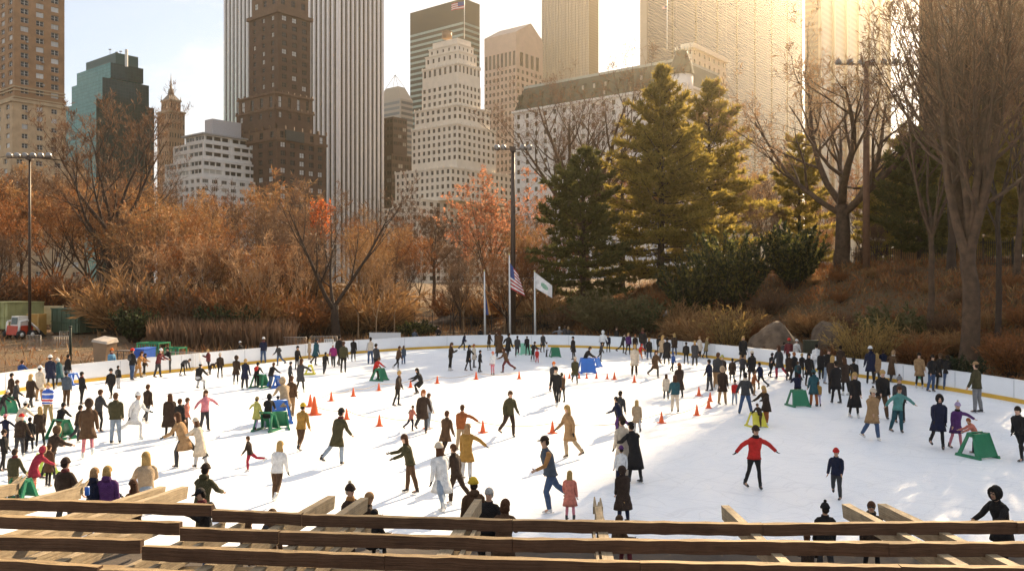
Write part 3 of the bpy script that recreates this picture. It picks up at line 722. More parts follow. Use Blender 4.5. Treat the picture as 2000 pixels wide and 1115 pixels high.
def shrub(seed,H,W,n=60,tw=26,tl=.5,tww=.025,lf=0,lfs=.1,arch=.35,tm=0):
    r=random.Random(seed); st=MB(); cr=MB()
    for i in range(n):
        a=r.uniform(0,6.28); sp=W*sqrt(r.random()); p=Vector((cos(a)*sp*.25,sin(a)*sp*.25,-.1)); d=Vector((cos(a)*sp*1.1/H,sin(a)*sp*1.1/H,1)).normalized(); L=H*r.uniform(.55,1.05); pts=[p]
        for q in range(4):
            d=(d+rv(r)*.16+Vector((cos(a),sin(a),0))*arch*.15).normalized(); p=p+d*L/4; pts.append(p)
        st.tube(pts,[.03,.025,.018,.012,.004],3,cap=False)
        for q in range(tw):
            u=.2+.8*r.random(); k=min(3,int(u*4)); b=pts[k].lerp(pts[k+1],u*4-k); dd=((pts[k+1]-pts[k]).normalized()+rv(r)*.8).normalized(); l=tl*r.uniform(.4,1.2)
            twig(cr,b,dd,l,tww,r,tm)
            if lf and r.random()<lf: leaf(cr,b+dd*l*r.uniform(.4,1),lfs*r.uniform(.6,1.3),r,1)
    return st,cr
def gz(px,Y): return Vector((X_at(px,Y),Y,gh(X_at(px,Y),Y)))

# --- single trees one can tell apart
def place(T,px,Y,**k): p=gz(px,Y); k.setdefault('sc',(1,1,T.H/tops(T))); return tree_things(T,loc=p,**k)
def Ht(px,Y,pytop): return Z_at(pytop,Y)-gh(X_at(px,Y),Y)
Y=95; T=Tree(11,Ht(190,Y,185),.42,9.5,6,5.2,up=.5,nb=(7,6,5,3),ntw=3,tl=.6,tww=.011,lean=(1.3,0),twz=.5)
place(T,198,Y,name='bare_tree',label='tall bare tree with upswept crown in front of the green glass tower',cat='tree',barkm=bark_d,twm=tw_b)
Y=118; T=Tree(12,Ht(430,Y,365),.25,5,5,5,up=.4,nb=(6,5,4,3),ntw=2,tl=.6)
place(T,428,Y,name='bare_tree',label='dark leafless tree before the terraced white block, thin open crown',cat='tree',barkm=bark_d,twm=tw_d)
Y=77; T=Tree(23,Ht(655,Y,345),.42,3.0,3,5.0,up=.55,nb=(7,5,4,3),ntw=2,tl=.6,gnarl=.13)
place(T,655,Y,name='bare_tree',label='dark forked bare tree in front of the striped skyscraper base',cat='tree',barkm=bark_d,twm=tw_b)
Y=128; T=Tree(14,Ht(850,Y,405),.28,6.5,7,4.2,up=.35,nb=(6,6,5,3),ntw=3,tl=.5)
place(T,848,Y,name='bare_tree',label='small round headed dark bare tree at the foot of the cream tower',cat='tree',barkm=bark_d,twm=tw_d)
Y=112; T=Tree(15,Ht(955,Y,345),.26,5,7,3.4,up=.6,nb=(7,5,4,3),ntw=3,tl=.6,leaf=.5,leafs=.17)
place(T,955,Y,name='coral_leaved_tree',label='tree still holding coral pink leaves left of the tall centre floodlight pole',cat='tree',barkm=bark,twm=[tw_l,lf_p])
Y=104; T=Tree(16,Ht(618,Y,392),.2,8.5,4,.9,up=.6,nb=(5,4,4),ntw=4,tl=.5,leaf=.7,leafs=.15)
place(T,622,Y,name='orange_leaved_tree',label='slim tree with a vivid orange top under the striped skyscraper',cat='tree',barkm=bark,twm=[tw_r,lf_o])
Y=105; T=Tree(37,Ht(1150,Y,95),.72,11,6,8.8,up=.42,nb=(8,6,5,3),ntw=2,tl=.7,tww=.012,gnarl=.14,forkrise=.6)
place(T,1140,Y,name='bare_tree',label='wide bare elm spreading in front of the mansard hotel roof',cat='tree',barkm=bark_g,twm=tw_b)
Y=76; T=Tree(41,Ht(1640,Y,40),.72,6.5,6,9.5,up=.38,nb=(8,6,5,3),ntw=2,tl=.7,tww=.010,gnarl=.2,lean=(-.2,0),forkrise=.55)
place(T,1648,Y,name='bare_tree',label='broad bare oak with crooked limbs leaning over the juniper bushes',cat='tree',barkm=bark_g,twm=tw_l)
Y=47; T=Tree(52,25,.5,7.2,11,5.4,up=.85,nb=(8,5,4,3),ntw=2,tl=.6,tww=.006,gnarl=.11,forkrise=1.0,twz=.4)
place(T,1892,Y,name='bare_elm',label='huge vase shaped bare elm with a thick trunk close to the right boards',cat='tree',barkm=bark_g,twm=tw_b)
Y=49; T=Tree(53,17,.17,8,5,2.6,up=.6,nb=(5,4,4,3),ntw=2,tl=.6,tww=.008)
place(T,1950,Y,name='bare_tree',label='slender straight bare tree just right of the huge elm',cat='tree',barkm=bark_d,twm=tw_b)
Y=66; T=Tree(54,20,.3,9,5,3.6,up=.6,nb=(6,5,4,3),ntw=2,tl=.6)
place(T,1858,Y,name='bare_tree',label='dark straight bare tree behind the iron fence left of the huge elm',cat='tree',barkm=bark_d,twm=tw_b)

Y=54; T=Tree(57,21,.2,8,6,3.0,up=.7,nb=(6,5,4,3),ntw=2,tl=.6,tww=.007,twz=.3)
place(T,1818,Y,name='bare_tree',label='slim leaning bare tree left of the huge elm, branches reaching into the light',cat='tree',barkm=bark_g,twm=tw_b)
Y=58; T=Tree(58,22,.22,7,6,3.0,up=.7,nb=(6,5,4,3),ntw=2,tl=.6,tww=.007,twz=.3,lean=(.5,0))
place(T,1985,Y,name='bare_tree',label='slim bare tree at the right edge behind the slender straight one',cat='tree',barkm=bark_g,twm=tw_b)
# evergreens
def evergreen(px,Y,pytop,rad,seed,label,m,nwh=22,name='pine_tree',**k):
    p=gz(px,Y); H=Z_at(pytop,Y)-p.z; tr,cr=conifer(seed,H,rad,nwh,**k)
    e=empty(name,p); tag(e,label,'tree'); tr.build('trunk',bark_d,e); cr.build('crown',m,e); return e
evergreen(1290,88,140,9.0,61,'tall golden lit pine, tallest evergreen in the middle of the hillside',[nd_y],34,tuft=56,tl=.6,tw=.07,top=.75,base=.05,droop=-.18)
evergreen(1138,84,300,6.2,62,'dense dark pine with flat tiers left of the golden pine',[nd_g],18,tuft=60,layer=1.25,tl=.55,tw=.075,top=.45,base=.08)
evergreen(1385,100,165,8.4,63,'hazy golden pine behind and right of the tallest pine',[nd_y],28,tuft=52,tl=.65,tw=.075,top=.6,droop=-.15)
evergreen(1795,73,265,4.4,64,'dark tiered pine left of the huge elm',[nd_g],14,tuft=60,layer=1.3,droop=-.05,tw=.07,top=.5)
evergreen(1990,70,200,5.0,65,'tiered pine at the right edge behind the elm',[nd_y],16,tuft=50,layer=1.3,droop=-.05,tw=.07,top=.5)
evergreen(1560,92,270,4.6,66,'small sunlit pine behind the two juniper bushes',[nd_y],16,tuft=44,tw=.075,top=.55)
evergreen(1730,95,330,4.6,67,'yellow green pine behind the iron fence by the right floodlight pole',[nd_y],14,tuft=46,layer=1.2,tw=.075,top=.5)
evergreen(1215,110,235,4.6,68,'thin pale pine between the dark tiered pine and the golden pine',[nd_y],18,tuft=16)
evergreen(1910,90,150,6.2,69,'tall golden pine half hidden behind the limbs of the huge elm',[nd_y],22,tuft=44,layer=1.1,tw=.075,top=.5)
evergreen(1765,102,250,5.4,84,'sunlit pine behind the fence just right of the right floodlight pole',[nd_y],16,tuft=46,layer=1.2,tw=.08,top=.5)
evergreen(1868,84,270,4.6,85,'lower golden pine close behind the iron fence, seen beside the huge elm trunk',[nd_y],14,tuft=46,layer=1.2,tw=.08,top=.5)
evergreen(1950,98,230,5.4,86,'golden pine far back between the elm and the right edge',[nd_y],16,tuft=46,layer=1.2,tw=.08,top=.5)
def bushy(px,Y,pytop,W,seed,label,mats,name,py0=None,sx=1,n=70,tw=40,**k):
    p=gz(px,Y); H=Z_at(pytop,Y)-p.z; st,cr=shrub(seed,H,W,n,tw,**k); e=empty(name,p); tag(e,label,'shrub'); st.build('stems',bark_d,e); cr.build('foliage',mats,e); return e
bushy(1432,74,448,3.4,71,'big dark juniper bush below the golden pine',[nd_d,nd_g],'juniper_bush',n=110,tw=60,tl=.55,tww=.07,lf=.5,lfs=.18,arch=.1)
bushy(1552,73,440,2.6,72,'upright dark juniper bush right of the bigger one, jagged top',[nd_d,nd_g],'juniper_bush',n=100,tw=60,tl=.6,tww=.07,lf=.4,lfs=.18,arch=.0)
bushy(1355,76,500,2.6,79,'low dark juniper bush at the left foot of the golden pine',[nd_d,nd_g],'juniper_bush',n=90,tw=50,tl=.55,tww=.06,lf=.5,lfs=.16,arch=.2)
bushy(1185,77,556,3.6,73,'olive mounded bush on the slope right of the flagpoles',[sh_o,sh_o],'olive_shrub',n=120,tw=45,tl=.5,tww=.05,lf=.8,lfs=.13)
bushy(1255,75,575,2.6,80,'smaller olive bush tucked against the right side of the mounded bush',[sh_o,sh_g],'olive_shrub',n=90,tw=40,tl=.5,tww=.05,lf=.6,lfs=.13)
bushy(1690,50,608,1.9,74,'golden tan bush in front of the boulders by the right boards',[sh_y,sh_y],'golden_shrub',n=110,tw=40,tl=.4,tww=.011,lf=.5,lfs=.06)
bushy(1425,62,590,1.5,75,'small golden shrub beside the left boulder',[sh_y,sh_y],'golden_shrub',n=70,tw=30,tl=.35,tww=.02,lf=.4,lfs=.07)
bushy(1745,56,590,2.6,76,'leafy green rhododendron on the slope above the golden tan bush',[sh_g,sh_o],'green_shrub',n=80,tw=40,tl=.4,tww=.03,lf=.9,lfs=.14)
bushy(1882,42.5,692,.75,77,'low dark green bush tucked behind the boards at right',[nd_d,nd_d],'green_shrub',n=70,tw=40,tl=.22,tww=.03,lf=.7,lfs=.07,arch=.2)
bushy(1980,44,650,1.3,78,'russet bush behind the boards at the right edge',[tw_r,lf_r],'russet_shrub',n=90,tw=36,tl=.4,tww=.02,lf=.5,lfs=.08)
bushy(815,80,622,2.2,81,'dark spreading yew behind the boards below the rock ledge',[nd_d,nd_g],'green_shrub',n=80,tw=40,tl=.45,tww=.05,lf=.6,lfs=.13)
bushy(262,70,600,1.3,82,'dark ivy covered stump bush between the green container and the reeds',[nd_d,sh_g],'green_shrub',n=80,tw=40,tl=.4,tww=.05,lf=.7,lfs=.12)
bushy(440,74,585,2.6,83,'dark green holly bush low in the thicket at left',[nd_d,sh_g],'green_shrub',n=80,tw=40,tl=.45,tww=.05,lf=.7,lfs=.13)

# --- thicket: many individual leafless trees and brush, a few shapes copied
protos=[]
specs=[(101,13,.2,3.5,6,4.2,tw_r,bark_d,'russet',0),(102,15,.23,4.5,7,4.0,tw_b,bark_d,'brown',0),(103,11,.14,2.0,7,4.4,[tw_t,lf_r],bark,'tan',.12),(104,16,.22,5.0,6,4.8,tw_d,bark_d,'dark',0),(105,12,.15,3,7,3.8,[tw_r,lf_r],bark_d,'rust leaved',.25),(106,12,.1,2.2,8,3.2,tw_t,bark,'golden twigged',0)]
for sd,H,r0,fk,nl,sp,tm,bm,word,lfv in specs:
    T=Tree(sd,H,r0,fk,nl,sp,up=.5,nb=(7,5,4,3),ntw=2,tl=.55,tww=.012,leaf=lfv,leafs=.13)
    e=empty('thicket_tree',(0,0,-50)); T.tr.build('trunk',bm,e); T.cr.build('crown',tm,e); protos.append((e,tops(T),word))
sprotos=[]
for sd,H,W,n,tw,tm,word,lfv in ((111,3.2,2.4,70,34,[tw_r,lf_r],'russet',.25),(112,2.6,2.2,80,34,[tw_t,lf_r],'tan',.05),(113,3.4,2.2,70,34,[tw_b,lf_r],'brown',.1)):
    st,cr=shrub(sd,H,W,n,tw,tl=.7,tww=.009,lf=lfv,lfs=.1); e=empty('thicket_shrub',(0,0,-50)); st.build('stems',bark_d,e); cr.build('foliage',tm,e); sprotos.append((e,H,word))
used=set()
def side_word(px):
    for a,wd in ((140,'behind the work yard at far left'),(330,'right of the green container'),(480,'below the terraced white block'),(640,'below the brown brick tower'),(770,'below the striped skyscraper'),(930,'below the cream stone tower'),(1060,'around the centre floodlight pole'),(1250,'behind the dark tiered pine'),(1480,'beyond the golden pine'),(1700,'around the crooked oak'),(9999,'behind the huge elm')):
        if px<a: return wd
def size_word(s): return 'low' if s<.55 else 'small' if s<.75 else 'middling' if s<1.0 else 'tall' if s<1.25 else 'very tall'
first={}
def put(pr,px,Y,hpy=None,sc=None,cat='tree',dz=0):
    e,H,word=pr; p=gz(px,Y); p.z+=dz
    s=sc if sc else max(.3,(Z_at(hpy,Y)-p.z)/H)
    c=e if id(e) not in first else copy_tree(e); first[id(e)]=1
    c.location=p; c.rotation_euler=(0,0,R.uniform(0,6.28)); c.scale=(s*R.uniform(.85,1.15),s*R.uniform(.85,1.15),s)
    tag(c,'%s bare %s in the thicket %s, %s'%(word,cat,side_word(px),'back row' if Y>110 else 'middle row' if Y>88 else 'front row'),cat,'leafless trees in the hillside thicket' if cat=='tree' else 'leafless shrubs in the hillside thicket')
    return c
# skyline of the thicket (px, top py) by rows from far to near
rows=[(140,[(-60,330),(20,335),(95,330),(170,340),(205,350),(250,345),(330,350),(395,395),(470,385),(535,372),(600,400),(690,395),(760,420),(820,455),(900,440),(1010,400),(1080,360),(1240,320),(1330,330),(1460,300),(1530,330),(1700,300),(1760,320),(1980,260)]),
(112,[(-30,350),(50,345),(120,360),(178,372),(215,380),(285,360),(350,372),(500,400),(560,392),(740,430),(790,470),(890,470),(1030,420),(1480,340),(1600,360),(1690,380),(1830,330)]),
(94,[(-40,385),(250,405),(310,390),(375,410),(545,425),(590,440),(700,425),(770,470),(905,520),(985,470),(1045,470),(1500,400),(1620,430),(1720,420),(1930,380)]),
(84,[(-30,440),(262,455),(340,455),(405,470),(460,480),(505,470),(560,465),(610,500),(720,480),(745,510),(890,560),(1000,520),(1600,470),(1700,480),(1820,430)])]
pick=[4,1,5,3,0,1,3,4,1,2,0,3,1,5,3,1,0]
kk=0
for Y,lst in rows:
    for px,tp in lst:
        Yj=Y*R.uniform(.95,1.05); i=pick[kk%len(pick)]; kk+=1
        put(protos[i],px+R.uniform(-12,12),Yj,tp+R.uniform(-12,18))
for px,Y,tp in ((-140,100,340),(-210,92,350),(-290,110,330),(-380,98,340),(-480,105,330),(-600,100,320),(-170,125,330),(-330,130,330)):
    put(protos[pick[kk%len(pick)]],px,Y,tp); kk+=1
# brush skirts
for px,Y,tp in [(-20,92,520),(40,97,520),(100,97,530),(150,97,525),(228,84,560),(255,80,520),(300,78,545),(340,77,560),(380,76,560),(420,77,555),(465,78,550),(500,77,565),(545,78,560),(590,78,580),(630,80,570),(690,82,580),(735,82,560),(770,86,590),(720,90,530),(560,92,500),(480,92,520),(880,100,560),(940,95,560),(1020,90,540),(1065,84,560),(1100,80,590),(1320,74,585),(1385,66,625),(1460,78,560),(1590,72,560),(1640,66,575),(1610,80,510),(1690,84,480),(1770,66,590),(1800,52,640),(1840,54,600),(1870,58,560),(1925,52,600),(1975,56,540),(1920,60,540),(1995,50,590),(1960,47,640),(1790,86,470),(1880,80,480),(1300,79,560),(1560,64,610),(1340,70,610),(1370,68,600),(1450,66,600),(1485,64,625),(1500,70,560),(1400,64,640),(1585,62,600),(1660,60,610),(1725,58,600),(1790,50,650),(1870,50,640),(1640,70,545),(1700,68,560),(1815,62,560),(1890,64,545)]:
    put(sprotos[R.randrange(3)],px,Y,tp,cat='shrub')
# bare trees added unseen right of the frame to shade the ice
for i,(x,y,s) in enumerate(((46,62,1.35),(52,70,1.5),(57,84,1.6),(64,98,1.7),(42,54,1.2),(70,86,1.6))):
    pr=protos[(3,1,0)[i%3]]; p=Vector((x,y,gh(x,y))); c=copy_tree(pr[0]); c.location=p; c.rotation_euler=(0,0,i*1.3); c.scale=(s,s,s*.95)
    tag(c,'tall dark bare tree added unseen at right to shade the ice','tree','leafless trees in the hillside thicket')

sap=[]
for sd in (121,122,123):
    T=Tree(sd,8,.085,2.2,3,1.6,up=.7,nb=(4,4,3),ntw=3,tl=.5,tww=.010,gnarl=.22); e=empty('sapling',(0,0,-50)); T.tr.build('trunk',mat('bark_pale',(.34,.22,.12),.85,.25,2),e); T.cr.build('crown',tw_l,e); sap.append((e,tops(T),'pale'))
for i,(px,Y,tp) in enumerate(((300,77,470),(345,78,420),(362,76,480),(398,79,455),(470,77,470),(505,76,455),(520,78,500),(560,77,480),(590,79,455),(700,79,470),(735,78,500),(770,80,520),(250,79,500),(430,80,470),(905,84,500),(985,82,490))):
    c=put(sap[i%3],px,Y,tp); tag(c,'slim pale sapling in the thicket '+side_word(px)+(', leafless and lit' if i%2 else ', bare and forked'),'tree','slim saplings at the edge of the thicket')
# undergrowth: dead grass, leaves and brush over the slopes
r=random.Random(5); ug=MB()
cnt=0
while cnt<26000:
    u=r.uniform(-150,2150); Yv=42+88*r.random()**1.3; x=X_at(u,Yv); d=outside(x,Yv)
    if d<1.6: continue
    if d<4 and u<700 and r.random()<.7: continue
    if u<285 and Yv<86 and r.random()<.86: continue
    z=gh(x,Yv); cnt+=1; p=Vector((x,Yv,z-.03)); tall=r.random()
    hgt=(.25+.5*tall)*(1.0 if u<1300 else .7)
    for k in range(2): twig(ug,p+Vector((r.uniform(-.3,.3),r.uniform(-.3,.3),0)),(Vector((0,0,1))+rv(r)*.55).normalized(),hgt*r.uniform(.6,1.3),.018,r,r.choice((0,0,1,2)))
    if r.random()<.5: leaf(ug,p+Vector((r.uniform(-.4,.4),r.uniform(-.4,.4),.08)),.10,r,3)
cnt=0
while cnt<16000:
    u=r.uniform(1080,2120); Yv=40+50*r.random(); x=X_at(u,Yv); d=outside(x,Yv)
    if d<1.8: continue
    z=gh(x,Yv); cnt+=1; p=Vector((x,Yv,z-.03)); big=noise.noise(Vector((x*.25,Yv*.25,8.1)))>-.05
    for k in range(3 if big else 1): twig(ug,p+Vector((r.uniform(-.3,.3),r.uniform(-.3,.3),0)),(Vector((0,0,1))+rv(r)*.8).normalized(),(.75 if big else .3)*r.uniform(.5,1.3),.014,r,r.choice((0,1,1,2)))
    for k in range(2 if big else 1): leaf(ug,p+Vector((r.uniform(-.4,.4),r.uniform(-.4,.4),r.uniform(.05,.5) if big else .06)),.10,r,r.choice((3,3,4)))
ug.build('undergrowth',[tw_t,tw_r,tw_b,lf_r,sh_o],kind='stuff')
# reeds bed behind the left boards
r=random.Random(6); rd=MB()
for i in range(9000):
    u=r.uniform(290,575); Yv=r.uniform(66,76); x=X_at(u,Yv)
    if outside(x,Yv)<1.5 or r.random()<.3: continue
    p=Vector((x,Yv,gh(x,Yv)-.05)); twig(rd,p,(Vector((0,0,1))+rv(r)*.22).normalized(),r.uniform(.8,2.3),.010,r,r.choice((0,0,1)))
rd.build('reeds',[tw_b,tw_d],kind='stuff')
LANDMARKS=[(610,808,'the tallest cones'),(690,773,'the left cone row'),(740,763,'the left cone row'),(854,749,'the back cone arc'),(930,741,'the back cone arc'),(1014,740,'the back cone arc'),(741,831,'the front rope'),(943,844,'the front rope'),(1079,846,'the front rope'),(1292,825,'the right cones'),(1384,796,'the right cones'),(1170,739,'the small cones'),(94,828,'the striped jersey'),(140,752,'the left blue aid'),(501,757,'the red backpack'),(536,757,'the red backpack'),(501,841,'the lilac trousers'),(604,731,'the left yellow aid'),(733,742,'the red rider'),(1082,697,'the three hugging friends'),(1146,727,'the big blue aid'),(1558,793,'the right green aid'),(1867,880,'the purple child'),(1476,833,'the right yellow aid'),(1473,953,'the red jacket')]
m,t,b=nt('cloth_jersey'); tc=N(t,'ShaderNodeTexCoord'); sx=N(t,'ShaderNodeSeparateXYZ'); t.links.new(tc.outputs['Object'],sx.inputs[0]); z=sx.outputs[2]
def band(a,bb): return mth(t,'MULTIPLY',mth(t,'GREATER_THAN',z,a),mth(t,'LESS_THAN',z,bb))
c=mixc(t,band(1.0,1.16),(.03,.09,.40),(.7,.7,.72)); c=mixc(t,band(1.04,1.12),c,(.5,.03,.03)); c=mixc(t,band(1.33,1.40),c,(.62,.62,.66)); c=mixc(t,band(.8,.93),c,(.7,.7,.72)); c=mixc(t,band(.85,.89),c,(.5,.03,.03))
t.links.new(c,b.inputs['Base Color']); b.inputs['Roughness'].default_value=.8; JER=m
